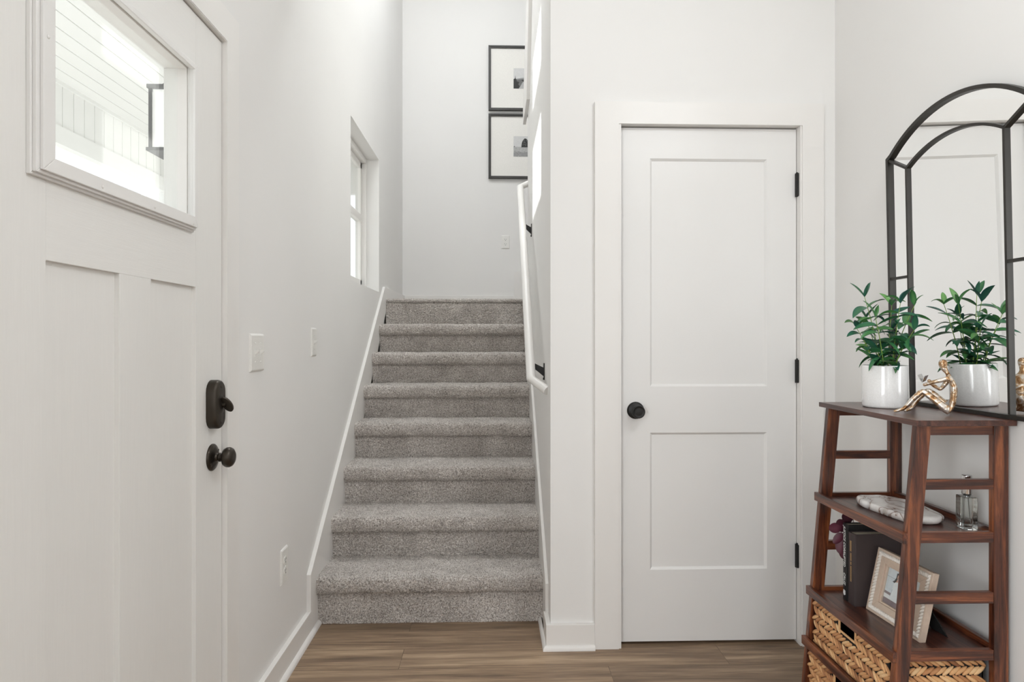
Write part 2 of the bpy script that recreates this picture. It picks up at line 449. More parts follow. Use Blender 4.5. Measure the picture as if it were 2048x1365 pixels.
# living room behind the camera
mb = MB()
grid_wall(mb, [-0.905, -0.75, 0.25, 2.05, 3.15, 5.1], [0, 0.65, 2.65, ZC], [(-0.75, 0.25, 0.65, 2.65), (2.05, 3.15, 0.65, 2.65)], lambda a, b, z0, z1: mb.box(a, b, -3.6, -3.48, z0, z1))
struct(mb.build('wall_rear', M['wall'], weld=True), 'off-white wall with two tall windows behind the viewer')
mb = MB()
grid_wall(mb, [-3.6, -2.05, -0.35, 0.2], [0, 0.6, 2.6, ZC], [(-2.05, -0.35, 0.6, 2.6)], lambda a, b, z0, z1: mb.box(5.0, 5.12, a, b, z0, z1))
struct(mb.build('wall_living_right', M['wall'], weld=True), 'off-white far wall of the living room')
struct(box('wall_living_front', M['wall'], (XR+0.12, 5.12, 0.2, 0.32, 0, ZC)), 'off-white living room wall')

# ------------------------------------------------------------------ trims, baseboards, skirts
BH = 0.097
def quarter(mb, path_axis, a, b, fixed, sign, r=0.015):
    pts = [(0, 0)]+[(sign*r*math.cos(t), r*math.sin(t)*1.15) for t in [i*math.pi/12 for i in range(7)]]
    if path_axis == 'y': mb.prism([(fixed+p[0], p[1]) for p in pts], 'y', a, b)
    else: mb.prism([(fixed+p[0], p[1]) for p in pts], 'x', a, b)
o = struct(MB().box(XL, -0.737, 1.8995, 2.660, 0, BH).build('baseboard_left', M['trim'], bevel=0.0015), 'white baseboard along the left wall')
mb = MB(); quarter(mb, 'y', 1.8995, 2.752, -0.737, 1); q = mb.build('shoe_moulding', M['trim'], o)
# left skirt with level landing part
sk = [(2.644, 0), (2.644, 0.2457), (4.4575, 1.567), (YB, 1.575), (YB, 1.40), (4.5, 1.40), (2.80, 0)]
struct(MB().prism(sk, 'x', XL, -0.7375).build('baseboard_stair_left', M['trim'], bevel=0.0012), 'white skirt board climbing the stairs on the left wall')
struct(MB().prism([(2.60, 0), (2.60, 0.215), (4.05, 1.29), (4.47, 1.60), (4.47, 1.35), (2.80, 0)], 'x', XS, 0.2135).build('baseboard_stair_right', M['trim'], bevel=0.0012), 'white skirt board climbing the stairs on the right wall')
o = struct(MB().prism([(0.3972, 2.49), (0.3972, YW), (XS, YW), (XS, 2.62), (0.2075, 2.62), (0.2075, 2.49)], 'z', 0, BH).build('baseboard_front', M['trim'], bevel=0.0015), 'white baseboard wrapping the wall corner between stairs and closet')
mb = MB()
r = 0.013
prof = [(0, 0.0)]+[(r*math.cos(t), 0.018*math.sin(t)) for t in [i*math.pi/12 for i in range(7)]]
# shoe with mitred corner
vs = []; 
for (bx, by, dx, dy) in ((0.3972, 2.49, 0, -1), (0.2075, 2.49, -1, -1), (0.2075, 2.752, -1, 0)):
    for p in prof[1:]: vs.append((bx+dx*p[0], by+dy*p[0], p[1]))
    vs.append((bx, by, 0))
n_ = len(prof)
mb.add(vs, [(k*n_+i, k*n_+(i+1) % n_, (k+1)*n_+(i+1) % n_, (k+1)*n_+i) for k in range(2) for i in range(n_)]+[tuple(range(n_)), tuple(range(2*n_, 3*n_))[::-1]])
mb.build('shoe_moulding', M['trim'], o)
struct(box('baseboard_back', M['trim'], (-0.7375, 0.1813, YB-0.016, YB, 1.46, 1.575), bevel=0.0012), 'white baseboard along the landing back wall')
struct(MB().prism([(0.1813, 1.46), (0.1813, 1.7695), (0.30, 1.80), (2.0, 3.02), (2.0, 2.6), (0.5, 1.46)], 'y', YB-0.017, YB).build('baseboard_upper_flight', M['trim']), 'white skirt block where the upper flight begins')
o = struct(box('baseboard_right', M['trim'], (XR-0.016, XR, 0.3, YW, 0, BH), bevel=0.0015), 'white baseboard behind the wooden shelf')
struct(box('baseboard_closet_right', M['trim'], (1.2995, XR-0.016, 2.49, YW, 0, BH), bevel=0.0015), 'white baseboard right of the closet door')

# closet casing
def casing_x(n, x0, x1, zi, xo0, xo1, zo, y0, y1, label):
    mb = MB()
    mb.prism([(xo0, 0), (x0, 0), (x0, zi), (xo0, zo)], 'y', y0, y1)
    mb.prism([(x1, 0), (xo1, 0), (xo1, zo), (x1, zi)], 'y', y0, y1)
    mb.prism([(xo0, zo), (x0, zi), (x1, zi), (xo1, zo)], 'y', y0, y1)
    return struct(mb.build(n, M['trim']), label)
cs = casing_x('trim_2', 0.4908, 1.2135, 2.0423, 0.3972, 1.2987, 2.1275, 2.49, YW, 'white flat casing around the closet door')
mb = MB()
mb.box(0.4975, 0.5005, YW-0.0, YW+0.12, 0, CZ-0.0); mb.box(1.2082, 1.2085, YW, YW+0.12, 0, CZ)
mb.box(0.4908, 0.5005, 2.495, YW+0.02, 0, 2.0423); mb.box(1.2070, 1.2135, 2.495, YW+0.02, 0, 2.0423)
mb.box(0.5005, 1.2070, YW, YW+0.12, 2.0428, CZ)
# door stop behind the leaf
mb.box(0.5005, 0.512, 2.565, 2.60, 0, 2.0428); mb.box(1.1955, 1.2070, 2.565, 2.60, 0, 2.0428); mb.box(0.512, 1.1955, 2.565, 2.60, 2.03, 2.0428)
struct(mb.build('trim_3', M['trim']), 'white door jamb of the closet')
struct(box('wall_closet_inside', M['dark'], (0.40, 1.32, 2.72, 2.74, 0, 2.2)), 'dark closet interior behind the door')

def panel_face(mb, us, vs, panels, P, depth, slope):
    """front face with recessed panels; P(u, v, d) -> point; panels (u0,u1,v0,v1)"""
    for i in range(len(us)-1):
        for j in range(len(vs)-1):
            uc = (us[i]+us[i+1])/2; vc = (vs[j]+vs[j+1])/2
            if any(p[0] < uc < p[1] and p[2] < vc < p[3] for p in panels): continue
            mb.add([P(us[i], vs[j], 0), P(us[i+1], vs[j], 0), P(us[i+1], vs[j+1], 0), P(us[i], vs[j+1], 0)], [(0, 1, 2, 3)])
    for (u0, u1, v0, v1) in panels:
        s_ = slope
        o_ = [P(u0, v0, 0), P(u1, v0, 0), P(u1, v1, 0), P(u0, v1, 0)]
        i_ = [P(u0+s_, v0+s_, depth), P(u1-s_, v0+s_, depth), P(u1-s_, v1-s_, depth), P(u0+s_, v1-s_, depth)]
        mb.add(o_+i_, [(0, 1, 5, 4), (1, 2, 6, 5), (2, 3, 7, 6), (3, 0, 4, 7), (4, 5, 6, 7)])

# closet door
dr = thing('door_2', (0.855, 2.526, 0.012), 'white two-panel closet door with black knob', 'door', kind='structure')
del dr['category']
x0, x1, z0, z1 = 0.5035, 1.2050, 0.012, 2.0375
pan = [(0.6208, 1.088, 0.2939, 0.8352), (0.6208, 1.088, 1.0176, 1.9177)]
mb = MB()
panel_face(mb, [x0, 0.6208, 1.088, x1], [z0, 0.2939, 0.8352, 1.0176, 1.9177, z1], pan, lambda u, v, d: (u, 2.526+d, v), 0.009, 0.009)
mb.add([(x0, 2.526, z0), (x1, 2.526, z0), (x1, 2.561, z0), (x0, 2.561, z0), (x0, 2.526, z1), (x1, 2.526, z1), (x1, 2.561, z1), (x0, 2.561, z1)],
       [(3, 2, 1, 0), (4, 5, 6, 7), (1, 2, 6, 5), (2, 3, 7, 6), (3, 0, 4, 7)])
mb.build('door_panel', M['closet'], dr)
kb = MB()
kx, kz = 0.5633, 0.9235
kb.lathe([(0, 2.526-0.0), (0.034, 2.526), (0.0335, 2.521), (0.029, 2.517), (0.014, 2.515)], (kx, 0, kz), 'y', 40)
rose = kb.build('knob_rosette', M['black'], dr)
kb = MB()
kb.lathe([(0.012, 2.517), (0.0115, 2.498), (0.015, 2.494), (0.0235, 2.488), (0.0262, 2.478), (0.0255, 2.470), (0.021, 2.4655), (0.0205, 2.467), (0.012, 2.4645), (0, 2.464)], (kx, 0, kz), 'y', 40)
kb.build('door_knob', M['black'], dr)
for z in (1.8146, 1.0777, 0.3466):
    hb = MB(); hb.box(1.2000, 1.2085, 2.506, 2.5255, z-0.045, z+0.045)
    hb.tube([(1.2052, 2.5185, z-0.046), (1.2052, 2.5185, z+0.046)], 0.0075, 12)
    hb.tube([(1.2052, 2.5185, z+0.046), (1.2052, 2.5185, z+0.050)], 0.0038, 10)
    hb.build('hinge', M['black'], dr)

# ------------------------------------------------------------------ front door
fd = thing('door_1', (-0.77, 1.38, 0.012), 'white craftsman front door with glazed light and dark hardware', 'door', kind='structure')
del fd['category']
XD = -0.752; XO = -0.797
y0, y1 = 0.95, 1.8142; fz1 = 2.0273
GY0, GY1, GZ0, GZ1 = 1.092, 1.6155, 1.494, 1.875         # light cut-out
pY = [(1.11, 1.3243), (1.4444, 1.659)]
pz0, pz1 = 0.26, 1.335
def yz_box(name, ya, yb, za, zb, m, xa=XO, xb=XD, bv=0.0008):
    return MB().box(xa, xb, ya, yb, za, zb).build(name, m, fd, bevel=bv)
yz_box('stile', y0, 1.11, 0.012, fz1, M['door_v']); yz_box('stile', 1.659, y1, 0.012, fz1, M['door_v'])
yz_box('stile', 1.3243, 1.4444, pz0, pz1, M['door_v'])
yz_box('rail', 1.11, 1.659, 0.012, pz0, M['door_h']); 
yz_box('rail', 1.11, 1.659, pz1, GZ0, M['door_h']); yz_box('rail', 1.11, 1.659, GZ1, fz1, M['door_h'])
for a, b in pY:
    mb = MB(); mb.box(XO+0.012, XD-0.010, a, b, pz0, pz1)
    mb.build('recessed_panel', M['door_v'], fd)
# raised lite frame, two steps
def ring_x(mb, ya, yb, za, zb, hy0, hy1, hz0, hz1, xa, xb):
    mb.prism([(ya, za), (yb, za), (hy1, hz0), (hy0, hz0)], 'x', xa, xb); mb.prism([(ya, zb), (yb, zb), (hy1, hz1), (hy0, hz1)], 'x', xa, xb)
    mb.prism([(ya, za), (hy0, hz0), (hy0, hz1), (ya, zb)], 'x', xa, xb); mb.prism([(yb, za), (hy1, hz0), (hy1, hz1), (yb, zb)], 'x', xa, xb)
mb = MB()
ring_x(mb, 1.0625, 1.634, 1.4695, 1.892, 1.0925, 1.615, 1.4955, 1.874, XD, -0.7445)
ring_x(mb, 1.0665, 1.6305, 1.474, 1.8865, 1.0985, 1.612, 1.502, 1.8690, -0.7445, -0.7375)
ring_x(mb, 1.074, 1.626, 1.479, 1.880, 1.103, 1.6095, 1.5045, 1.8675, -0.7375, -0.7310)
lf = mb.build('lite_frame', M['closet'], fd, bevel=0.0012)
mb = MB()
ring_x(mb, 1.0885, 1.619, 1.4905, 1.879, 1.100, 1.6125, 1.5015, 1.8700, XO-0.012, XD-0.001)
mb.build('glazing_bead', M['trim'], fd, bevel=0.0008)
box('glass_pane', M['pane'], (-0.779, -0.775, 1.0955, 1.6145, 1.4975, 1.8735), fd)
for (sy, sz) in ((1.2325, 1.488), (1.42, 1.488), (1.60, 1.486), (1.085, 1.70), (1.085, 1.85)):
    MB().lathe([(0, 0), (0.0035, 0), (0.003, 0.0008), (0, 0.001)], (-0.731, sy, sz), 'x', 12).build('screw_plug', M['trim'], fd)
# deadbolt
mb = MB()
dy, dz = 1.7485, 1.0285
def stadium(hw, hh, n=10):
    pts = []
    for i in range(n+1):
        a = math.pi*i/n; pts.append((hw*math.cos(a), hh-hw+hw*math.sin(a)))
    for i in range(n+1):
        a = math.pi+math.pi*i/n; pts.append((hw*math.cos(a), -(hh-hw)+hw*math.sin(a)))
    return pts
lv = [(XD, 0.0325, 0.0655), (XD+0.019, 0.0325, 0.0655), (XD+0.024, 0.0305, 0.0635), (XD+0.0265, 0.027, 0.060)]
vs = []; 
for x, hw, hh in lv: vs += [(x, dy+p[0], dz+p[1]) for p in stadium(hw, hh)]
k = len(stadium(1, 2))
mb.add(vs, [(i*k+j, i*k+(j+1) % k, (i+1)*k+(j+1) % k, (i+1)*k+j) for i in range(3) for j in range(k)]+[tuple(range(3*k, 4*k))], 0, True)
for q in (-0.048, 0.048): mb.lathe([(0.004, XD+0.0262), (0.0038, XD+0.0275), (0, XD+0.0275)], (0, dy, dz+q), 'x', 12)
mb.lathe([(0.026, XD+0.0262), (0.020, XD+0.029), (0.010, XD+0.031), (0, XD+0.031)], (0, dy, dz), 'x', 24)
db = mb.build('deadbolt', M['bronze'], fd)
mb = MB()
mb.tube([(XD+0.027, dy, dz), (XD+0.040, dy, dz)], 0.0075, 14)
# thumb turn: tilted rounded wing
W_ = []
th = R(62)
for t in range(21):
    a = 2*math.pi*t/20
    u = 0.0225*math.cos(a); x_ = 0.042+0.014*math.sin(a)+0.006*math.cos(a)
    W_.append((u, x_))
for sgn in (1,):
    vv = []
    for side in (-0.0035, 0.0035):
        for u, x_ in W_[:-1]:
            vv.append((XD+x_, dy+u*math.cos(th)-side*math.sin(th), dz-u*math.sin(th)-side*math.cos(th)))
    n = 20
    mb.add(vv, [tuple(range(n))[::-1], tuple(range(n, 2*n))]+[(i, (i+1) % n, n+(i+1) % n, n+i) for i in range(n)])
mb.build('thumb_turn', M['bronze'], db, bevel=0.0015)
# knob
ky, kz = 1.753, 0.886
mb = MB(); mb.lathe([(0.036, XD), (0.036, XD+0.003), (0.033, XD+0.006), (0.024, XD+0.009), (0.016, XD+0.012), (0.0, XD+0.012)], (0, ky, kz), 'x', 36)
for a in (0.6, 3.7): mb.lathe([(0.003, 0.007), (0.0028, 0.0085), (0, 0.0085)], (XD, ky+0.028*math.cos(a), kz+0.028*math.sin(a)), 'x', 10)
mb.build('knob_rosette', M['bronze'], fd)
mb = MB()
mb.lathe([(0.011, XD+0.010), (0.011, XD+0.014), (0.0095, XD+0.0145), (0.0095, XD+0.019), (0.012, XD+0.0195), (0.012, XD+0.024), (0.0095, XD+0.0245), (0.010, XD+0.029), (0.016, XD+0.0305), (0.0235, XD+0.034), (0.0268, XD+0.0405), (0.0268, XD+0.0475), (0.0235, XD+0.054), (0.016, XD+0.0585), (0.006, XD+0.060), (0, XD+0.060)], (0, ky, kz), 'x', 36)
mb.build('door_knob', M['bronze'], fd)
MB().box(XO+0.008, XD-0.002, y1, y1+0.0022, kz-0.028, kz+0.032).build('latch_plate', M['bronze'], fd)

# front door casing and jamb
mb = MB()
ci, co = 1.8167, 1.8992; hi, ho = 2.0326, 2.1213
mb.prism([(co, 0), (ci, 0), (ci, hi), (co, ho)], 'x', XL, -0.737)
mb.prism([(0.8655, 0), (0.948, 0), (0.948, hi), (0.8655, ho)], 'x', XL, -0.737)
mb.prism([(0.8655, ho), (0.948, hi), (ci, hi), (co, ho)], 'x', XL, -0.737)
struct(mb.build('trim_4', M['trim']), 'white casing around the front door')
mb = MB()
mb.box(-0.905, -0.7385, 1.8165, DY1, 0.012, DZ); mb.box(-0.905, -0.7385, DY0, 0.9475, 0.012, DZ); mb.box(-0.905, -0.7385, 0.9475, 1.8165, 2.0305, DZ)
mb.box(-0.82, -0.799, 1.8025, 1.8165, 0.012, 2.0305); mb.box(-0.82, -0.799, 0.9475, 0.9605, 0.012, 2.0305); mb.box(-0.82, -0.799, 0.9605, 1.8025, 2.0185, 2.0305)
struct(mb.build('trim_5', M['trim']), 'white jamb of the front door')
struct(box('trim_6', M['bronze'], (-0.93, -0.75, 0.948, 1.8165, 0, 0.011)), 'dark threshold under the front door')

# ------------------------------------------------------------------ stair windows
def window(n, ya, yb, za, zb, gz0, rail_z, label):
    t = thing(n, (-0.87, (ya+yb)/2, za), label, 'window', kind='structure'); del t['category']
    mb = MB()
    ring_x(mb, ya, yb, za, zb, ya+0.035, yb-0.035, gz0-0.04, zb-0.035, -0.905, -0.835)
    mb.build('window_frame', M['trim'], t, bevel=0.002)
    mb = MB(); a, b = ya+0.035, yb-0.035; c0, c1 = gz0-0.04, zb-0.035
    mb.box(-0.895, -0.862, a, b, c0, c0+0.04); mb.box(-0.895, -0.862, a, b, c1-0.038, c1)
    mb.box(-0.8955, -0.862, a, a+0.038, c0, c1); mb.box(-0.8955, -0.862, b-0.038, b, c0, c1)
    mb.box(-0.898, -0.858, a, b, rail_z-0.022, rail_z+0.022)
    mb.build('sash', M['trim'], t, bevel=0.002)
    box('glass_pane', M['pane'], (-0.882, -0.878, a+0.03, b-0.03, c0+0.03, c1-0.03), t)
window('window_1', WY0, WY1, WZ0, WZ1, WZ0+0.075, 2.0, 'white single-hung window in the left wall above the stairs')
t = thing('window_2', (-0.87, 3.8, UZ0), 'white window high in the stairwell', 'window', kind='structure'); del t['category']
mb = MB(); mb.box(-0.9, -0.86, UY0, 3.52, UZ0, UZ1); mb.box(-0.9, -0.86, 4.16, UY1, UZ0, UZ1)
mb.box(-0.9, -0.86, 3.52, 4.16, UZ0, 4.05); mb.box(-0.9, -0.86, 3.52, 4.16, 4.49, 4.66); mb.box(-0.9, -0.86, 3.52, 4.16, 4.99, UZ1)
mb.build('window_frame', M['trim'], t)
box('glass_pane', M['pane'], (-0.882, -0.878, 3.53, 4.15, 4.06, 4.98), t)
# windows of the living room behind the viewer
def wframe(n, axis, pos, a, b, z0, z1, label):
    t = thing(n, ((a+b)/2, pos, z0) if axis == 'x' else (pos, (a+b)/2, z0), label, 'window', kind='structure'); del t['category']
    mb = MB(); mid = (z0+z1)/2
    for (p0, p1, q0, q1) in ((a, a+0.05, z0, z1), (b-0.05, b, z0, z1), (a, b, z0, z0+0.05), (a, b, z1-0.05, z1), (a, b, mid-0.02, mid+0.02)):
        if axis == 'x': mb.box(p0, p1, pos-0.02, pos+0.02, q0, q1)
        else: mb.box(pos-0.02, pos+0.02, p0, p1, q0, q1)
    mb.build('window_frame', M['trim'], t)
wframe('window_3', 'x', -3.54, -0.75, 0.25, 0.65, 2.65, 'left tall window behind the viewer')
wframe('window_4', 'x', -3.54, 2.05, 3.15, 0.65, 2.65, 'right tall window behind the viewer')
wframe('window_5', 'y', 5.06, -2.05, -0.35, 0.6, 2.6, 'wide window on the far side of the living room')

wframe('added_fill_window', 'y', -0.89, -1.25, 0.15, 0.45, 2.25, 'added unseen window in the left wall beside the viewer, for fill light')  # invented opening for the added side fill lamp

# ------------------------------------------------------------------ carpeted stairs
st = thing('staircase', (-0.262, 2.75, 0), 'grey-brown carpeted staircase rising straight ahead between white walls', 'stairs')
ZN = [0.203+0.1835*i for i in range(8)]
SX0, SX1 = -0.7378, 0.2137
def step_profile(yr, zb, zt, yend, flush=False):
    """dense polyline of riser, nosing and tread"""
    pts = []; nose = yr-(0.030 if not flush else 0.004); rr = 0.024; nh = 0.070 if not flush else 0.03
    def seg(a, b, d=0.004):
        n = max(1, int(math.dist(a, b)/d)); return [(a[0]+(b[0]-a[0])*i/n, a[1]+(b[1]-a[1])*i/n) for i in range(n)]
    pts += seg((yr, zb-0.01), (yr, zt-nh-0.002)); pts += seg((yr, zt-nh-0.002), (nose+0.012, zt-nh))
    hz = nh/2; cx, cz = nose+rr, zt-hz
    arc = [(cx-rr*math.copysign(abs(math.cos(a))**0.8, math.cos(a)), cz+hz*math.copysign(abs(math.sin(a))**0.9, math.sin(a))) for a in [R(-75)+R(165)*i/22 for i in range(23)]]
    pts += arc; pts += seg((arc[-1][0]+0.002, zt), (yend, zt), 0.004); pts.append((yend, zt))
    return pts
def carpet(name, prof, xa, xb, parent, seed):
    P = np.array(prof); d = np.gradient(P, axis=0); L = np.linalg.norm(d, axis=1)+1e-9
    N = np.stack([-d[:, 1]/L, d[:, 0]/L], 1)          # outward (towards -y / +z)
    nx = int((xb-xa)/0.0038); xs = np.linspace(xa, xb, nx)
    rng = np.random.default_rng(seed)
    a = rng.normal(0, 1, (len(P), nx)); 
    low = np.zeros_like(a)
    for _ in range(5):
        fy, fx, ph = rng.uniform(8, 40), rng.uniform(8, 45), rng.uniform(0, 6.28)
        low += np.sin(fy*np.cumsum(L)[:, None]+ph)*np.sin(fx*xs[None, :]+ph*2)
    disp = 0.0022*a+0.0010*low
    disp[:, 0] = 0; disp[:, -1] = 0; disp[0, :] *= 0.2; disp[-1, :] *= 0.2
    sm = a.copy(); jx = rng.normal(0, 0.0006, a.shape)
    Y = P[:, 0][:, None]+N[:, 0][:, None]*disp; Z = P[:, 1][:, None]+N[:, 1][:, None]*disp; X = xs[None, :]+jx
    X = np.clip(X, xa, xb)
    V = np.stack([X, Y, Z], -1).reshape(-1, 3)-np.array(parent.location)
    m, n = a.shape
    i = np.arange(m-1)[:, None]*n+np.arange(n-1)[None, :]; i = i.ravel()
    F = np.stack([i, i+1, i+n+1, i+n], 1)
    me = bpy.data.meshes.new(name); me.vertices.add(len(V)); me.vertices.foreach_set('co', V.ravel())
    me.loops.add(F.size); me.loops.foreach_set('vertex_index', F.ravel().astype(np.int32))
    me.polygons.add(len(F)); me.polygons.foreach_set('loop_start', np.arange(0, F.size, 4, dtype=np.int32)); me.polygons.foreach_set('loop_total', np.full(len(F), 4, dtype=np.int32))
    me.update(calc_edges=True); me.materials.append(M['carpet'])
    me.polygons.foreach_set('use_smooth', np.ones(len(F), dtype=bool))
    o = bpy.data.objects.new(name, me); C.objects.link(o); o.parent = parent; return o
for i in range(8):
    yr = 2.75+0.2495*i
    carpet('step', step_profile(yr, 0 if i == 0 else ZN[i-1], ZN[i], yr+0.262 if i < 7 else yr+0.06, i == 7), SX0, SX1, st, 10+i)
carpet('landing', [(4.55+0.004*i, ZN[7]) for i in range(int((YB-0.017-4.55)/0.004))], SX0, SX1, st, 77)
MB().box(SX1, 2.1, 4.48, YB-0.018, 1.40, ZN[7]-0.003).build('landing', M['carpet'], st)
MB().box(SX0+0.001, SX1-0.001, 4.56, YB-0.018, 1.40, ZN[7]-0.006).build('landing_deck', M['trim'], st)

# ------------------------------------------------------------------ handrail
hr = thing('handrail', (XS, 2.72, 1.0), 'white round handrail on dark brackets along the right stair wall', 'handrail')
b0, b1 = Vector((0.163, 2.72, 1.037)), Vector((0.175, 4.06, 2.165))
w0, w1 = Vector((0.2262, 2.648, 0.992)), Vector((0.2262, 4.09, 2.196))
MB().tube([w0, b0, b1, w1], 0.0190, 20).build('rail', M['trim'], hr)
d_ = (b1-b0).normalized()
for yb_, in ((2.80,), (3.715,)):
    p = b0+d_*((yb_-b0.y)/d_.y)
    mb = MB(); zc = p.z-0.035+ -0.005
    mb.box(XS-0.004, XS, yb_-0.014, yb_+0.014, zc-0.036, zc+0.036)
    mb.hexa([(XS-0.003, yb_-0.006, zc-0.022), (XS-0.003, yb_+0.006, zc-0.022), (XS-0.003, yb_+0.006, zc+0.016), (XS-0.003, yb_-0.006, zc+0.016)],
            [(p.x+0.006, yb_-0.005, p.z-0.018), (p.x+0.006, yb_+0.005, p.z-0.018), (p.x+0.012, yb_+0.005, p.z-0.001), (p.x+0.012, yb_-0.005, p.z-0.001)])
    q0 = p-d_*0.03; q1 = p+d_*0.03; dn = Vector((0, d_.z, -d_.y))*0.0185
    mb.tube([q0+dn*1.05, q1+dn*1.05], 0.004, 8)
    mb.lathe([(0.005, 0), (0.0045, 0.003), (0, 0.0035)], (XS-0.0065, yb_, zc-0.032), 'x', 10)
    mb.build('bracket', M['black'], hr)

# ------------------------------------------------------------------ pictures on the landing wall
def big_picture(zc, label, kind):
    W = 0.552; xa = -0.0337; t = thing('framed_picture', (xa+W/2, YB, zc-0.272), label, 'picture', 'framed pictures above the landing')
    za, zb = zc-0.272, zc+0.272
    f = MB(); yb0, yb1 = YB-0.024, YB
    def ring(hx0, hx1, hz0, hz1, ax0, ax1, az0, az1, p0, p1):
        f.prism([(ax0, az0), (ax1, az0), (hx1, hz0), (hx0, hz0)], 'y', p0, p1); f.prism([(ax0, az1), (ax1, az1), (hx1, hz1), (hx0, hz1)], 'y', p0, p1)
        f.prism([(ax0, az0), (hx0, hz0), (hx0, hz1), (ax0, az1)], 'y', p0, p1); f.prism([(ax1, az0), (hx1, hz0), (hx1, hz1), (ax1, az1)], 'y', p0, p1)
    ring(xa+0.012, xa+W-0.012, za+0.012, zb-0.012, xa, xa+W, za, zb, YB-0.026, YB)
    ring(xa+0.021, xa+W-0.021, za+0.021, zb-0.021, xa+0.012, xa+W-0.012, za+0.012, zb-0.012, YB-0.021, YB)
    f.build('frame', M['frame_black'], t)
    MB().box(xa+0.015, xa+W-0.015, YB-0.012, YB-0.004, za+0.015, zb-0.015).build('mat_board', M['mat_board'], t)
    cx = 0.2425; pw, ph = 0.0655, 0.0860; y = YB-0.0125
    pm = MB()
    gr = [plain('photo_grey_%s_%d' % (kind, i), (g, g, g-1), 0.5, spec=0.2, scale=90) for i, g in enumerate((205, 150, 110, 60, 175))]
    def q(pts, mi, d): pm.add([(cx-pw+u*2*pw, y-d, zc-ph+v*2*ph) for u, v in pts], [tuple(range(len(pts)))], mi)
    if kind == 'road':
        q([(0, 0), (1, 0), (1, 1), (0, 1)], 0, 0)
        q([(0, 0), (1, 0), (1, .50), (.7, .52), (.4, .47), (0, .44)], 2, .0002)
        q([(0, .46), (.3, .50), (1, .58), (1, .5), (0, .42)], 1, .0003)
        q([(.35, 0), (1, 0), (1, .35), (.8, .42), (.62, .36)], 4, .0004)
        q([(0, 0), (.32, 0), (.4, .12), (.3, .22), (.38, .32), (.2, .36), (0, .30)], 3, .0005)
        q([(0, .22), (.2, .22), (.2, .42), (.14, .50), (.12, .66), (.09, .5), (0, .46)], 3, .0006)
        q([(.5, .42), (.9, .46), (.88, .36), (.62, .34)], 3, .0006)
    else:
        q([(0, 0), (1, 0), (1, 1), (0, 1)], 0, 0)
        q([(0, 0), (1, 0), (1, .47), (0, .49)], 4, .0002)
        q([(0, 0), (1, 0), (1, .25), (.6, .2), (.3, .27), (0, .2)], 1, .0003)
        pts = [(.50, .46), (.52, .6), (.55, .72), (.62, .82), (.72, .90), (.82, .88), (.92, .80), (.99, .7), (.99, .46)]
        q(pts, 3, .0004); q([(0, .47), (.06, .54), (.1, .47)], 2, .0004)
        rr = random.Random(3)
        for _ in range(40):
            u, v = rr.random()*.96, rr.random()*.40; q([(u, v), (u+.03, v), (u+.02, v+.05)], rr.choice([2, 0, 1]), .0005)
        for _ in range(16):
            u, v = .5+rr.random()*.42, .5+rr.random()*.3; q([(u, v), (u+.06, v), (u+.05, v+.05), (u+.01, v+.06)], 2, .0006)
    pm.build('photo_print', gr, t)
big_picture(3.4055, 'black-framed picture with wide white mat, upper of the two on the landing wall', 'road')
big_picture(2.8327, 'black-framed picture with wide white mat, lower of the two on the landing wall', 'tree')

# ------------------------------------------------------------------ switches and outlets
def plate_local(t, w_, h_):
    mb = MB(); k = 0.006
    mb.add([(-w_/2, 0, -h_/2), (w_/2, 0, -h_/2), (w_/2, 0, h_/2), (-w_/2, 0, h_/2), (-w_/2+k*.3, -0.004, -h_/2+k*.3), (w_/2-k*.3, -0.004, -h_/2+k*.3), (w_/2-k*.3, -0.004, h_/2-k*.3), (-w_/2+k*.3, -0.004, h_/2-k*.3),
            (-w_/2+k, -0.0065, -h_/2+k), (w_/2-k, -0.0065, -h_/2+k), (w_/2-k, -0.0065, h_/2-k), (-w_/2+k, -0.0065, h_/2-k)],
           [(0, 1, 5, 4), (1, 2, 6, 5), (2, 3, 7, 6), (3, 0, 4, 7), (4, 5, 9, 8), (5, 6, 10, 9), (6, 7, 11, 10), (7, 4, 8, 11), (8, 9, 10, 11)])
    mb.build('cover_plate', M['plastic'], t, world=False)
def switch(loc, w_, n, label):
    t = thing('light_switch', loc, label, 'light switch', rot=(0, 0, R(90)))
    plate_local(t, w_, 0.120)
    for i in range(n):
        u = (i-(n-1)/2)*0.046
        mb = MB(); mb.box(u-0.0055, u+0.0055, -0.0075, -0.006, -0.0125, 0.0125)
        mb.hexa([(u-0.0035, -0.0072, -0.006), (u+0.0035, -0.0072, -0.006), (u+0.0035, -0.0072, 0.006), (u-0.0035, -0.0072, 0.006)],
                [(u-0.003, -0.019, 0.004), (u+0.003, -0.019, 0.004), (u+0.003, -0.0185, 0.010), (u-0.003, -0.0185, 0.010)])
        mb.build('toggle', M['plastic'], t, world=False)
        for s_ in (-0.030, 0.030): MB().lathe([(0.0032, -0.0064), (0.0028, -0.0074), (0, -0.0076)], (u, 0, s_), 'y', 12).build('screw', M['plastic'], t, world=False)
    return t
switch((XL, 2.084, 1.1605), 0.118, 2, 'white double light switch on the left wall next to the front door')
switch((XL, 2.738, 1.192), 0.075, 1, 'white single light switch on the left wall beside the stairs')
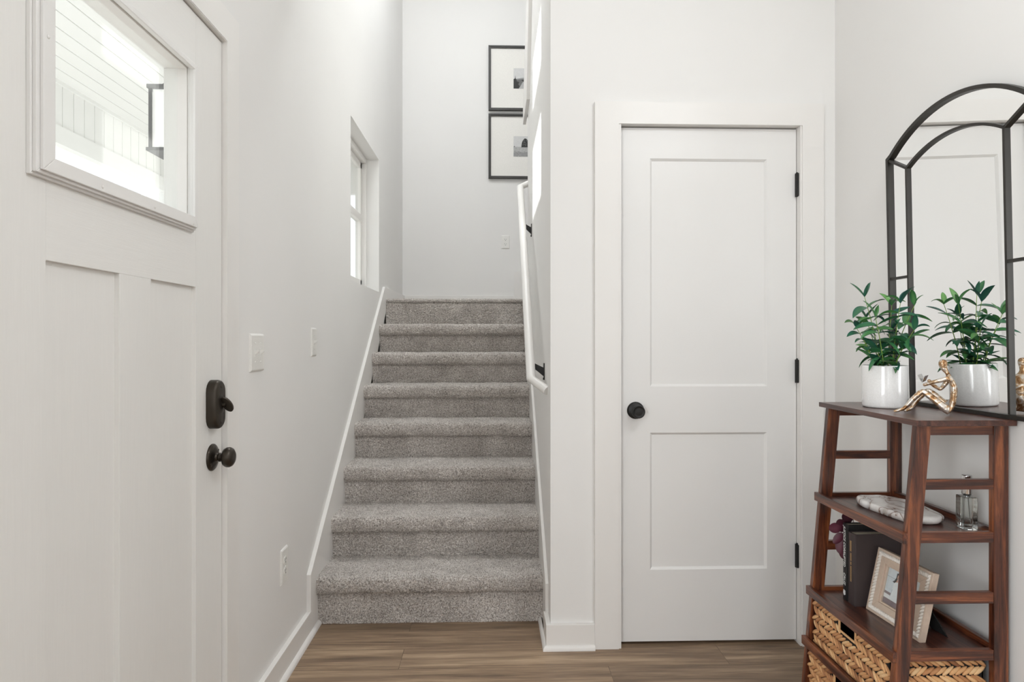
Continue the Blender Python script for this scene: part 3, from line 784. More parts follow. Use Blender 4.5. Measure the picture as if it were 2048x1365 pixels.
def outlet(loc, rz, w_, h_, label):
    t = thing('wall_outlet', loc, label, 'outlet', rot=(0, 0, rz))
    plate_local(t, w_, h_)
    for s_ in (-0.0195, 0.0195):
        mb = MB(); pts = []
        for i in range(24):
            a = 2*math.pi*i/24; pts.append((0.0172*math.cos(a), s_+max(-0.0135, min(0.0135, 0.0172*math.sin(a)))))
        mb.prism(pts, 'y', -0.0085, -0.0055)
        so = mb.build('socket', M['plastic'], t, world=False)
        mb = MB(); mb.box(-0.0075, -0.0055, -0.0088, -0.0084, s_-0.001, s_+0.008); mb.box(0.0055, 0.0075, -0.0088, -0.0084, s_, s_+0.007)
        mb.lathe([(0.0026, -0.0084), (0.0026, -0.0088), (0, -0.0088)], (0, 0, s_-0.007), 'y', 12)
        mb.build('slot', M['dark'], so, world=False)
    MB().lathe([(0.003, -0.0064), (0.0027, -0.0072), (0, -0.0074)], (0, 0, 0), 'y', 12).build('screw', M['plastic'], t, world=False)
outlet((XL, 2.354, 0.3865), R(90), 0.074, 0.127, 'white wall outlet low on the left wall before the stairs')
outlet((0.1096, YB, 2.0285), 0, 0.070, 0.114, 'white wall outlet on the landing wall under the pictures')

# ------------------------------------------------------------------ ladder shelf
sh = thing('ladder_shelf', (1.2, 1.86, 0), 'reddish-brown wooden ladder shelf standing against the right wall', 'shelf')
MB().box(1.082, 1.344, 1.613, 2.108, 0.980, 0.995).build('tabletop', M['wood_top'], sh, bevel=0.001)
def XF(z): return 1.0055+0.0905*z
YN, YF = 1.632, 2.068          # near / far leg front faces
for ya in (YN, YF):
    b_ = [(XF(0), ya, 0), (XF(0)+0.039, ya, 0), (XF(0)+0.039, ya+0.019, 0), (XF(0), ya+0.019, 0)]
    t_ = [(XF(0.98), ya, 0.98), (XF(0.98)+0.039, ya, 0.98), (XF(0.98)+0.039, ya+0.019, 0.98), (XF(0.98), ya+0.019, 0.98)]
    MB().hexa(b_, t_).build('leg', M['wood_z'], sh, bevel=0.0015)
    MB().box(1.2985, 1.3375, ya, ya+0.019, 0, 0.98).build('leg', M['wood_z'], sh, bevel=0.0015)
for nm, (zt, zb) in {'apron': (0.980, 0.954)}.items():
    for ya in (YN+0.003, YF+0.003): MB().box(XF(0.97)+0.039, 1.2985, ya, ya+0.014, zb, zt).build(nm, M['wood_x'], sh, bevel=0.001)
for zt, zb in ((0.839, 0.813), (0.546, 0.517)):
    for ya in (YN+0.001, YF+0.001): MB().box(XF(zt)+0.036, 1.2985, ya, ya+0.016, zb, zt).build('rung', M['wood_x'], sh, bevel=0.0012)
for zt in (0.7025, 0.3965, 0.2336, 0.060):
    zb = zt-0.0275; xf = XF((zt+zb)/2)
    MB().box(xf-0.0125, xf+0.0005, YN-0.004, YF+0.019, zb, zt).build('front_rail', M['wood_y'], sh, bevel=0.0015)
    MB().box(1.3100, 1.3240, YN+0.019, YF, zb, zt+0.004).build('back_rail', M['wood_y'], sh, bevel=0.0015)
    for ya in (YN+0.001, YF+0.001): MB().box(xf+0.036, 1.2985, ya, ya+0.016, zb, zt).build('side_rail', M['wood_x'], sh, bevel=0.0012)
    MB().box(xf+0.0005, 1.3100, YN+0.019, YF, zt-0.021, zt-0.0115).build('shelf_board', M['wood_top'], sh)
Z1, Z2, Z3, Z4 = 0.7025-0.0115, 0.3965-0.0115, 0.2336-0.0115, 0.060-0.0115

# ------------------------------------------------------------------ woven baskets
def braid(mb, cols, O, U, V, N, Wd, Hd, pitch, step, hole, rng):
    O, U, V, N = map(Vector, (O, U, V, N))
    rows = max(1, round(Hd/pitch)); ph = Hd/rows; n = int(Wd/step)
    for r_ in range(rows):
        for i in range(n+1):
            for s_ in (-1, 1):
                u = (i+0.5*(s_ > 0)+rng.uniform(-.14, .14))*Wd/(n+0.5); v = (r_+0.5)*ph+s_*ph*0.25
                if hole and hole[0]-0.004 < u < hole[1]+0.004 and hole[2] < v < hole[3]: continue
                ang = -s_*R(rng.uniform(27, 37))
                A = (U*math.cos(ang)+V*math.sin(ang)); B = (-U*math.sin(ang)+V*math.cos(ang))
                L = rng.uniform(0.0185, 0.022); wd = rng.uniform(0.0052, 0.0066)
                c = O+U*min(max(u, 0.014), Wd-0.014)+V*v+N*rng.uniform(0.0, 0.0015)
                m0 = len(mb.v)
                tw = rng.uniform(-0.15, 0.25)
                mb.ellipsoid(c, (A*L+N*0.0025*s_, B*wd+N*tw*wd, N*0.0052-B*tw*0.004), 0, 8, 6)
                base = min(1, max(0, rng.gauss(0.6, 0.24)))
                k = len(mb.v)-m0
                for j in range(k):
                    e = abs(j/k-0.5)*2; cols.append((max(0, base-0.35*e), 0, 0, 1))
def basket(z0, z1, label):
    xf = XF((z0+z1)/2)
    X0, X1, Y0, Y1 = xf+0.007, 1.2955, YN+0.025, YF-0.004
    t = thing('storage_basket', ((X0+X1)/2, (Y0+Y1)/2, z0), label, 'basket', 'woven baskets in the ladder shelf')
    rng = random.Random(int(z0*1000)); g = 0.004
    hy = (Y0+Y1)/2+0.004; hw = 0.043; hz0 = z1-0.040
    L = MB()
    L.box(X0+g+.002, X1-g, Y0+g, Y1-g, z0, z0+0.006)
    L.box(X0+g, X0+g+.003, Y0+g, hy-hw, z0, z1-g); L.box(X0+g, X0+g+.003, hy+hw, Y1-g, z0, z1-g); L.box(X0+g, X0+g+.003, hy-hw, hy+hw, z0, hz0-z0+z0)
    L.box(X1-g-.003, X1-g, Y0+g, Y1-g, z0, z1-g); L.box(X0+g, X1-g, Y0+g, Y0+g+.003, z0, z1-g); L.box(X0+g, X1-g, Y1-g-.003, Y1-g, z0, z1-g)
    L.build('lining', M['liner'], t)
    mb = MB(); cols = []
    H_ = z1-z0-0.006
    # front face: U runs from near (Y0) to far
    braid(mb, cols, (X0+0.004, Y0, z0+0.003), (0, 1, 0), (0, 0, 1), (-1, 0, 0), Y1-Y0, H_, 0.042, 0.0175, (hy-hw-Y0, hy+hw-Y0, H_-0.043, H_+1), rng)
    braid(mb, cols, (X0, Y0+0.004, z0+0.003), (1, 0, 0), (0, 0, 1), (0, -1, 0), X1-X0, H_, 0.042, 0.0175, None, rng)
    # rims
    def rim(pts, r=0.0035):
        m0 = len(mb.v); mb.tube(pts, r, 8); k = len(mb.v)-m0
        for j in range(k): cols.append((0.75, 0, 0, 1))
    rim([(X0+.004, Y0, z0+0.003), (X0+.004, Y1, z0+0.003)]); rim([(X0+.003, Y0, z1-.004), (X0+.003, hy-hw, z1-.004)]); rim([(X0+.003, hy+hw, z1-.004), (X0+.003, Y1, z1-.004)])
    rim([(X0+.003, hy-hw, z1-.004), (X0+.003, hy-hw, hz0)]); rim([(X0+.003, hy+hw, z1-.004), (X0+.003, hy+hw, hz0)]); rim([(X0+.003, hy-hw, hz0), (X0+.003, hy+hw, hz0)])
    rim([(X0+.003, hy-hw, z1-.001), (X0+.003, hy+hw, z1-.001)], 0.0018)
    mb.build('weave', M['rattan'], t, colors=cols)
basket(Z3, 0.3690, 'woven water-hyacinth basket with handle hole, directly under the books and photo frame')
basket(Z4, 0.2050, 'woven water-hyacinth basket on the lowest visible tier, below the other basket')

# ------------------------------------------------------------------ mirror
mi = thing('arched_mirror', (1.3365, 1.825, 0.9955), 'arched window-pane mirror with black metal frame leaning on the shelf top', 'mirror', rot=(R(1.2), 0, R(-90)))
hw, hi_, zs, zp = 0.297, 0.197, 0.807, 0.913
def arc(hw_, zs_, rise, n=28):
    Rr = (hw_*hw_+rise*rise)/(2*rise); cz = zs_+rise-Rr; a0 = math.asin(hw_/Rr)
    return [(Rr*math.sin(-a0+2*a0*i/n), cz+Rr*math.cos(-a0+2*a0*i/n)) for i in range(n+1)]
outer = arc(hw, zs, zp-zs)
zi, rise_i = 0.755, 0.054
inner = arc(hi_, zi, rise_i)
pl = [(-hw+0.004, 0.004)]+[(p[0]*0.987, p[1]-0.005) for p in outer]+[(hw-0.004, 0.004)]
MB().prism(pl, 'y', 0.0065, 0.0100).build('mirror_glass', M['mirror'], mi, world=False)
def bar(mb, pts, wd=0.0115, y0=0.0, y1=0.012):
    """flat-section bar along a 2D polyline in the mirror plane, mitred"""
    n = len(pts); closed = False; off = []
    for i in range(n):
        a = Vector(pts[max(i-1, 0)]); b = Vector(pts[i]); c = Vector(pts[min(i+1, n-1)])
        d1 = (b-a).normalized() if i > 0 else (c-b).normalized(); d2 = (c-b).normalized() if i < n-1 else d1
        t = (d1+d2).normalized(); nrm = Vector((-t.y, t.x)); k = 1/max(0.5, nrm.dot(Vector((-d1.y, d1.x))))
        off.append((b+nrm*wd/2*k, b-nrm*wd/2*k))
    vs = []
    for l_, r_ in off: vs += [(l_.x, y0, l_.y), (r_.x, y0, r_.y), (r_.x, y1, r_.y), (l_.x, y1, l_.y)]
    fs = [(i*4+j, i*4+(j+1) % 4, (i+1)*4+(j+1) % 4, (i+1)*4+j) for i in range(n-1) for j in range(4)]
    fs += [(3, 2, 1, 0), tuple(range(4*n-4, 4*n))]
    mb.add(vs, fs)
mb = MB(); e = 0.00575
bar(mb, [(-hw+e, e*2)]+[(-hw+e, zs)]+[(p[0]*(hw-e)/hw, p[1]-e) for p in outer[1:-1]]+[(hw-e, zs), (hw-e, e*2)], 0.0115, -0.004, 0.012)
bar(mb, [(-hw, e), (hw, e)], 0.0115, -0.004, 0.012)
mb.build('outer_frame', M['mirror_metal'], mi, world=False)
def mullion(pts): m_ = MB(); bar(m_, pts, 0.0078, -0.0015, 0.0065); m_.build('muntin', M['mirror_metal'], mi, world=False)
mullion([(-hi_, 0.012), (-hi_, zi)]+inner[1:-1]+[(hi_, zi), (hi_, 0.012)])
mullion([(-hw+0.008, zs-0.002), (-hi_, zi)]); mullion([(hw-0.008, zs-0.002), (hi_, zi)])
mullion([(-hw+0.008, 0.409), (-hi_, 0.409)]); mullion([(hi_, 0.409), (hw-0.008, 0.409)])

# ------------------------------------------------------------------ potted plant
px_, py_ = 1.203, 1.943; zt0 = 0.995
pp = thing('potted_plant', (px_, py_, zt0), 'green leafy plant in a white cylinder pot on the shelf top', 'plant')
MB().lathe([(0, 0.0005), (0.058, 0.0005), (0.0615, 0.003), (0.063, 0.008), (0.063, 0.126), (0.0622, 0.1285), (0.0605, 0.1285), (0.0597, 0.126), (0.0597, 0.112), (0, 0.112)], (px_, py_, zt0), seg=72).build('pot', M['ceramic'], pp)
MB().lathe([(0.0595, 0.1125), (0.04, 0.115), (0.0, 0.117)], (px_, py_, zt0), seg=32).build('soil', M['soil'], pp)
rng = random.Random(11)
def leaf(mb, cols, base, d, L, Wd, curl, tint, n=8, nrm=None, wide=1.35):
    d = Vector(d).normalized(); up = Vector((0, 0, 1))
    side = d.cross(up)
    if side.length < 0.1: side = Vector((1, 0, 0))
    side.normalize()
    if nrm: side = (side+Vector(nrm)*0.7).normalized()
    p = Vector(base); cur = d.copy(); vs = []; roll = rng.uniform(-0.7, 0.7)
    for i in range(n+1):
        t = i/n
        wv = Wd*(math.sin(math.pi*min(1, t**0.85*0.97+0.03))**0.8)*(1 if t > 0.10 else 0.35)
        if i == n: wv = Wd*0.04
        nn = side.cross(cur).normalized()
        sd = side*math.cos(roll)+nn*math.sin(roll); nn2 = sd.cross(cur).normalized()
        vs += [p-sd*wv/2+nn2*wv*0.16, p-nn2*0.0003, p+sd*wv/2+nn2*wv*0.16]
        p = p+cur*(L/n); cur = (cur+Vector((0, 0, -curl/n))+side*rng.uniform(-0.02, 0.02)).normalized()
    # keep clear of the mirror
    vs = [Vector((min(q.x, 1.318), q.y, q.z)) for q in vs]
    top = vs; b = len(mb.v)
    under = [q+Vector((0, 0, -0.0006)) for q in vs]
    fs = []
    m = 3*(n+1)
    for i in range(n):
        for j in range(2):
            a = i*3+j; fs.append((a, a+1, a+4, a+3)); fs.append((m+a+3, m+a+4, m+a+1, m+a))
    mb.add(top+under, fs, 0, True)
    for q in range(2*m):
        mid = (q % 3 == 1); cols.append((min(1, max(0, tint+(0.25 if mid else 0)-(0.1 if q >= m else 0))), 0, 0, 1))
fol = MB(); cols = []
stems = [((-0.012, 0.004), (-0.046, 0.030), 0.215), ((0.012, -0.018), (0.010, -0.060), 0.190), ((-0.018, -0.024), (-0.060, -0.050), 0.150),
         ((0.022, 0.020), (0.050, 0.045), 0.190), ((0.0, 0.030), (-0.015, 0.075), 0.150), ((0.020, -0.002), (0.066, -0.040), 0.185), ((-0.03, 0.0), (-0.090, 0.000), 0.120), ((0.01, -0.03), (0.035, -0.085), 0.110)]
for (a, b, h) in stems:
    pts = []; n = 8
    for i in range(n+1):
        t = i/n; pts.append(Vector((px_+a[0]+(b[0]-a[0])*t**1.4, py_+a[1]+(b[1]-a[1])*t**1.4, zt0+0.113+(h+0.012)*t)))
    MB().tube(pts, [0.0019-0.0011*i/n for i in range(n+1)], 8).build('stem', M['stem'], pp)
    nodes = 7
    for k in range(nodes):
        t = 0.10+0.90*k/(nodes-1); f = t*n; i = min(n-1, int(f)); q = pts[i].lerp(pts[i+1], f-i)
        a0 = k*R(137)+rng.uniform(0, 1)
        for s_ in ((0, math.pi) if k < nodes-1 else (0, 2.1, 4.2)):
            az = a0+s_+rng.uniform(-.4, .4); el = rng.uniform(-0.1, 0.9) if k < nodes-1 else rng.uniform(0.7, 1.3)
            L = rng.uniform(0.046, 0.074)*(1.0 if t < 0.9 else 0.85)
            if rng.random() < 0.12: L *= 1.35
            dx = math.cos(az)*math.cos(el); 
            if q.x+dx*L > 1.312: dx *= 0.2
            leaf(fol, cols, q, (dx, math.sin(az)*math.cos(el), math.sin(el)), L, L*rng.uniform(0.25, 0.34), rng.uniform(0.1, 1.8), rng.uniform(0.0, 0.75))
fol.build('foliage', M['leaf'], pp, colors=cols)

# ------------------------------------------------------------------ seated bronze figurine
ang = math.atan2(1.7902-1.7146, 1.1376-1.2417)
fg = thing('seated_figurine', (1.2417, 1.7146, 0.995), 'bronze and silver figurine of a seated reader with raised knees', 'figurine', rot=(0, 0, ang))
def skin_body(name, chains, mat, parent, gain=1.2):
    vs = []; es = []; rad = []; idx = {}
    def vid(k, p, r_):
        if k in idx: return idx[k]
        idx[k] = len(vs); vs.append(p); rad.append(r_); return idx[k]
    for ch in chains:
        last = None
        for (k, p, r_) in ch:
            i = vid(k, p, r_)
            if last is not None: es.append((last, i))
            last = i
    me = bpy.data.meshes.new(name); me.from_pydata(vs, es, []); me.materials.append(mat)
    o = bpy.data.objects.new(name, me); C.objects.link(o); o.parent = parent
    s_ = o.modifiers.new('skin', 'SKIN'); s_.use_smooth_shade = True; s_.branch_smoothing = 0.4
    for i, r_ in enumerate(rad):
        rq = r_ if isinstance(r_, tuple) else (r_, r_); me.skin_vertices[0].data[i].radius = (rq[0]*gain, rq[1]*gain); me.skin_vertices[0].data[i].use_root = (i == 0)
    b_ = o.modifiers.new('sub', 'SUBSURF'); b_.levels = 2; b_.render_levels = 2
    return o
# local frame: x = forward (feet), y = figure's left (towards the wall side is negative), z up
F_ = 1   # near side (viewer) sits at local +y
K = [
 [('pelvis', (-0.004, 0, 0.0125), 0.0125), ('waist', (-0.0075, 0, 0.040), (0.0105, 0.0075)), ('chest', (-0.0095, 0, 0.078), (0.0135, 0.0075)), ('shc', (-0.0015, 0, 0.1035), (0.0115, 0.0065)), ('neck', (0.0065, 0, 0.1165), 0.0042), ('jaw', (0.0140, 0, 0.1280), 0.0072), ('head', (0.0165, 0, 0.1400), 0.0102), ('crown', (0.0155, 0, 0.1480), 0.0088), ('crown_top', (0.0150, 0, 0.1530), 0.0048)],
 [('shc', None, 0), ('shn', (0.004, 0.015, 0.1015), 0.0062), ('eln', (0.033, 0.019, 0.0925), 0.0046), ('wrn', (0.055, 0.012, 0.0835), 0.0038), ('han', (0.0615, 0.009, 0.081), 0.0048)],
 [('shc', None, 0), ('shf', (0.002, -0.015, 0.098), 0.0058), ('elf', (0.0225, -0.021, 0.0685), 0.0050), ('wrf', (0.0425, -0.012, 0.0835), 0.0038), ('haf', (0.050, -0.006, 0.0965), 0.0046)],
 [('pelvis', None, 0), ('hipn', (0.003, 0.011, 0.0125), 0.0105), ('thn', (0.034, 0.013, 0.042), 0.0078), ('knn', (0.0630, 0.012, 0.0660), 0.0068), ('shnn', (0.086, 0.0125, 0.041), 0.0058), ('ann', (0.1065, 0.012, 0.0140), 0.0042), ('ton', (0.1320, 0.013, 0.0038), 0.0032)],
 [('pelvis', None, 0), ('hipf', (0.002, -0.011, 0.0145), 0.0105), ('thf', (0.026, -0.014, 0.045), 0.0074), ('knf', (0.0500, -0.013, 0.0680), 0.0066), ('shf2', (0.074, -0.013, 0.041), 0.0056), ('anf', (0.0905, -0.013, 0.0135), 0.0042), ('tof', (0.108, -0.0135, 0.0040), 0.0034)],
]
body = skin_body('body', K, M['statue'], fg)
mb = MB()
def page(p, q_, r_, t_):
    nrm = (Vector(q_)-Vector(p)).cross(Vector(t_)-Vector(p)).normalized()*0.0006
    mb.hexa([Vector(k)-nrm for k in (p, q_, r_, t_)], [Vector(k)+nrm for k in (p, q_, r_, t_)])
page((0.0645, 0.010, 0.0885), (0.0560, -0.010, 0.0925), (0.0660, -0.013, 0.1115), (0.0745, 0.008, 0.1085))
page((0.0645, 0.010, 0.0885), (0.0560, -0.010, 0.0925), (0.0500, -0.012, 0.1085), (0.0580, 0.010, 0.1065))
tag(mb.build('open_book', M['chrome'], fg, world=False), 'small open silver book')

# ------------------------------------------------------------------ marble tray, perfume bottle
mb = MB(); n = 64; ctr = (1.196, 1.868)
def ro(a):
    u = math.cos(a); v = math.sin(a)
    rx = 0.072*(1+0.05*math.sin(3*a+1)+0.03*math.sin(5*a)); ry = 0.142*(1+0.05*math.cos(2*a+0.6)+0.025*math.sin(7*a))
    pw = 0.78
    return (rx*abs(u)**pw*(1 if u > 0 else -1), ry*abs(v)**pw*(1 if v > 0 else -1))
tilt = R(4)
lay = [(0.90, 0), (0.975, 0.004), (1.0, 0.011), (0.99, 0.018), (0.955, 0.0215), (0.90, 0.0225)]
vs = []
for sc_, h in lay:
    for j in range(n):
        x, y = ro(2*math.pi*j/n); wob = 1+0.012*mn.noise(Vector((x*60, y*60, h*90)))
        x, y = x*sc_*wob, y*sc_*wob
        vs.append((ctr[0]+x*math.cos(tilt)-y*math.sin(tilt), ctr[1]+x*math.sin(tilt)+y*math.cos(tilt), Z1+0.0005+h))
mb.add(vs, [(i*n+j, i*n+(j+1) % n, (i+1)*n+(j+1) % n, (i+1)*n+j) for i in range(len(lay)-1) for j in range(n)], 0, True)
mb.add(vs[:n], [tuple(range(n))[::-1]]); mb.add(vs[-n:], [tuple(range(n))])
tag(mb.build('marble_tray', M['marble']), 'oval white and brown veined marble slab on the upper shelf', 'tray')

pb = thing('perfume_bottle', (1.2815, 1.706, Z1), 'clear square glass perfume bottle with silver cap on the upper shelf', 'bottle', rot=(0, 0, R(-8)))
MB().box(-0.0175, 0.0175, -0.0205, 0.0205, 0.0003, 0.088).build('glass_body', M['glass'], pb, bevel=0.0025, world=False, seg=3)
MB().box(-0.0135, 0.0135, -0.0165, 0.0165, 0.012, 0.084).build('inner_cavity', glass_pane('cavity_wall', (0.99, 1, 0.995)), pb, bevel=0.002, world=False)
MB().lathe([(0.0085, 0.0882), (0.0085, 0.093), (0.0118, 0.0932), (0.0122, 0.096), (0.0122, 0.143), (0.0118, 0.1445), (0, 0.1445)], seg=32).build('cap', M['chrome'], pb, world=False)
MB().tube([(0, 0, 0.083), (0.002, 0, 0.05), (0.006, 0.002, 0.016)], 0.0011, 8).build('dip_tube', M['plastic'], pb, world=False)

# ------------------------------------------------------------------ books
def text_mesh(name, body_, size, mat, parent, loc, rot, shear=0.0, xs=1.0, extrude=0.0002, offset=0.0):
    cu = bpy.data.curves.new(name, 'FONT'); cu.body = body_; cu.size = size; cu.shear = shear; cu.extrude = extrude; cu.offset = offset
    cu.align_x = 'LEFT'; cu.align_y = 'CENTER'
    tmp = bpy.data.objects.new('tmp', cu); C.objects.link(tmp)
    me = bpy.data.meshes.new_from_object(tmp.evaluated_get(bpy.context.evaluated_depsgraph_get()))
    bpy.data.objects.remove(tmp)
    for v in me.vertices: v.co.x *= xs
    me.materials.clear(); me.materials.append(mat); me.name = name
    o = bpy.data.objects.new(name, me); C.objects.link(o); o.parent = parent; o.location = loc; o.rotation_euler = rot
    return o
def book(x0, x1, ya, yb, h, cover, label):
    t = thing('hardcover_book', (x0, (ya+yb)/2, Z2), label, 'book', 'hardcover books on the middle shelf')
    th_ = yb-ya; mb = MB(); c_ = 0.0028
    mb.box(0.004, x1-x0, -th_/2, -th_/2+c_, 0, h); mb.box(0.004, x1-x0, th_/2-c_, th_/2, 0, h)
    # rounded spine
    pts = [(0.006, -th_/2), (0.0015, -th_/2+0.001), (0, -th_/2+0.004), (-0.0012, 0), (0, th_/2-0.004), (0.0015, th_/2-0.001), (0.006, th_/2), (0.006, th_/2-c_), (0.003, 0), (0.006, -th_/2+c_)]
    mb.prism(pts, 'z', 0, h)
    cv = mb.build('cover', cover, t, world=False, bevel=0.0006)
    MB().box(0.0045, x1-x0-0.004, -th_/2+c_, th_/2-c_, 0.003, h-0.0035).build('pages', M['paper'], t, world=False)
    return t, cv, th_
t1, cv, th_ = book(1.1065, 1.270, 1.9385, 1.9775, 0.2205, M['book_brown'], 'dark brown cloth-bound book with gold spine lettering, in front of the black one')
for i, (a, b) in enumerate(((0.196, 0.163), (0.158, 0.136), (0.131, 0.126), (0.118, 0.072))):
    rg = random.Random(i); z = a
    mb = MB()
    while z > b:
        l_ = rg.uniform(0.0022, 0.0036); mb.box(-0.0022, -0.0012, -0.0035, 0.0035 if i == 0 else 0.0015, z-l_, z); z -= l_+0.0012
    mb.build('spine_lettering', M['gold_ink'], cv, world=False)
t2, cv, th_ = book(1.1055, 1.262, 1.9785, 2.006, 0.2390, M['book_black'], 'black hardcover titled in white italic capitals, behind the brown book')
# spine faces -x; text runs downwards
rt = (R(90), R(90), R(-90))
def spine_text(s_, size, z, parent, mat, shear=0.25, xs=1.0, y=0.0):
    o = text_mesh('spine_title', s_, size, mat, parent, (-0.0017, y, z), (0, 0, 0), shear, xs, 0.0003, 0.0004)
    o.rotation_euler = Matrix(((0, 0, -1), (0, -1, 0), (-1, 0, 0))).transposed().to_euler() if False else Matrix(((0, 0, -1), (0, 1, 0), (-1, 0, 0))).to_euler()
    return o
# glyph x -> -z (downwards), glyph y -> +y?, glyph normal -> -x ; built as explicit basis
def spine_text(s_, size, z, parent, mat, shear=0.25, xs=1.0, y=0.0):
    o = text_mesh('spine_title', s_, size, mat, parent, (-0.0017, y, z), (0, 0, 0), shear, xs, 0.0003, 0.0002)
    B = Matrix(((0, 0, -1), (0, -1, 0), (-1, 0, 0)))   # columns: x->(0,0,-1), y->(0,-1,0), z->(-1,0,0)
    o.rotation_euler = B.to_euler(); return o
a_ = spine_text('JUSTICE CORRUPTED', 0.0150, 0.232, cv, M['white_ink'], 0.2, 1.0)
b_ = spine_text('CRUZ', 0.0150, 0.086, cv, M['white_ink'], 0.2, 0.9)
for o_, L_ in ((a_, 0.128), (b_, 0.040)):
    wx = max(v.co.x for v in o_.data.vertices)
    for v in o_.data.vertices: v.co.x *= L_/wx
mb = MB(); mb.prism([(-0.005, 0.030), (0.004, 0.032), (0.006, 0.022), (0.001, 0.014), (-0.006, 0.018)], 'x', -0.0022, -0.0012); mb.build('spine_emblem', M['white_ink'], cv, world=False)

# burgundy leaves in a small white vase behind the books
sv = thing('burgundy_leaf_sprig', (1.163, 2.036, Z2), 'burgundy artificial leaves in a small white vase behind the books', 'plant')
MB().lathe([(0, 0.0005), (0.016, 0.0005), (0.020, 0.01), (0.021, 0.08), (0.012, 0.14), (0.010, 0.20), (0.012, 0.222), (0.009, 0.222), (0.008, 0.2), (0, 0.19)], (1.163, 2.036, Z2), seg=32).build('vase', M['ceramic'], sv)
fol = MB(); cols = []; rng = random.Random(5)
def round_leaf(c, tipdir, L, Wd, nrm, tint):
    c = Vector(c); d = Vector(tipdir).normalized(); nrm = Vector(nrm).normalized(); sd = d.cross(nrm).normalized(); n = 16
    vs = [c+nrm*0.002]; cc = [tint+0.3]
    for i in range(n):
        a = 2*math.pi*i/n; k = (1-0.12*math.cos(a))
        q = c+d*math.cos(a)*L/2+sd*math.sin(a)*Wd/2*k+nrm*(-0.003*math.sin(a)**2); vs.append(q); cc.append(tint)
    m = len(vs); vs2 = vs+[v-nrm*0.0006 for v in vs]
    fs = [(0, 1+i, 1+(i+1) % n) for i in range(n)]+[(m, m+1+(i+1) % n, m+1+i) for i in range(n)]
    fol.add(vs2, fs, 0, True)
    for k in cc+cc: cols.append((min(1, max(0, k)), 0, 0, 1))
def pxr(px, py, Y):
    x = (px-985)/1290*(Y+0.033); z = 1.2-(py-681)*(Y+0.033)/1290; return (x, Y, z)
stem_pts = []
for (c, d, L, Wd, nr, ti) in [((1.086, 2.010, 0.604), (-1, 0, -0.1), 0.040, 0.032, (0.1, -1, 0.2), 0.75), ((1.108, 2.015, 0.612), (-0.4, 0, 0.6), 0.044, 0.036, (-0.2, -1, 0.3), 0.35),
        ((1.128, 2.02, 0.606), (1, 0, 0.3), 0.046, 0.036, (0.1, -1, 0.5), 0.25), ((1.096, 2.000, 0.571), (-0.9, 0, -0.9), 0.044, 0.026, (-0.4, -1, 0.0), 0.6),
        ((1.104, 2.004, 0.545), (-0.1, 0, -1), 0.046, 0.032, (-0.5, -1, 0.1), 0.55), ((1.113, 2.01, 0.522), (0.2, 0, -1), 0.036, 0.026, (-0.5, -1, 0.1), 0.5), ((1.140, 2.035, 0.632), (0.6, 0.1, 0.5), 0.040, 0.034, (0, -1, 0.4), 0.3)]:
    c = (c[0], max(c[1], 2.013), c[2]); round_leaf(c, d, L, Wd, nr, ti); stem_pts.append(c)
fol.build('foliage', M['burgundy'], sv, colors=cols)
mb = MB()
for c in stem_pts: mb.tube([(1.163, 2.036, Z2+0.20), ((1.163+c[0])/2, 2.03, max(c[2], Z2+0.22)+0.006), (c[0], c[1]+0.001, c[2])], 0.0009, 6)
mb.build('stem', M['burgundy'], sv, colors=[(0.2, 0, 0, 1)]*len(mb.v))

# ------------------------------------------------------------------ leaning photo frame on the middle shelf
pf = thing('photo_frame', (1.1405, 1.8135, Z2+0.0005), 'small whitewashed photo frame with rope border leaning beside the books', 'photo frame', rot=(R(-12.5), 0, R(-86.1)))
Wf, Hf, T_ = 0.224, 0.190, 0.018
def ringl(mb, a, b, y0, y1):
    (ax, az0, az1), (bx, bz0, bz1) = a, b
    mb.prism([(-ax, az0), (ax, az0), (bx, bz0), (-bx, bz0)], 'y', y0, y1); mb.prism([(-ax, az1), (ax, az1), (bx, bz1), (-bx, bz1)], 'y', y0, y1)
    mb.prism([(-ax, az0), (-bx, bz0), (-bx, bz1), (-ax, az1)], 'y', y0, y1); mb.prism([(ax, az0), (bx, bz0), (bx, bz1), (ax, az1)], 'y', y0, y1)
mb = MB()
ringl(mb, (Wf/2, 0, Hf), (Wf/2-0.007, 0.007, Hf-0.007), 0, T_)
ringl(mb, (Wf/2-0.007, 0.007, Hf-0.007), (Wf/2-0.020, 0.020, Hf-0.020), 0.004, T_)
ringl(mb, (Wf/2-0.020, 0.020, Hf-0.020), (Wf/2-0.040, 0.038, Hf-0.038), 0.001, T_)
ringl(mb, (Wf/2-0.040, 0.038, Hf-0.038), (Wf/2-0.046, 0.043, Hf-0.043), 0.006, T_)
mb.build('frame', M['frame_wood'], pf, bevel=0.0008, world=False)
mb = MB()
def rope(a, b, r_=0.0066):
    a, b = Vector(a), Vector(b); L_ = (b-a).length; n = int(L_/0.0092); d = (b-a)/L_; s_ = Vector((0, -1, 0)); q = d.cross(s_)
    for i in range(n+1):
        c = a+d*L_*i/n; mb.ellipsoid(c, ((d*0.8+q*0.75).normalized()*0.0092, (d*0.75-q*0.8).normalized()*0.0038, s_*0.0075), 0, 8, 6)
xr = Wf/2-0.0135; zr0 = 0.0135; zr1 = Hf-0.0135
rope((-xr, 0.0035, zr0), (xr, 0.0035, zr0)); rope((xr, 0.0035, zr0), (xr, 0.0035, zr1)); rope((xr, 0.0035, zr1), (-xr, 0.0035, zr1)); rope((-xr, 0.0035, zr1), (-xr, 0.0035, zr0))
mb.build('rope_border', M['rope'], pf, world=False)
MB().box(-Wf/2+0.007, Wf/2-0.007, T_-0.004, T_-0.0005, 0.007, Hf-0.007).build('backing_board', M['liner'], pf, world=False)
pm = MB(); y = 0.0120
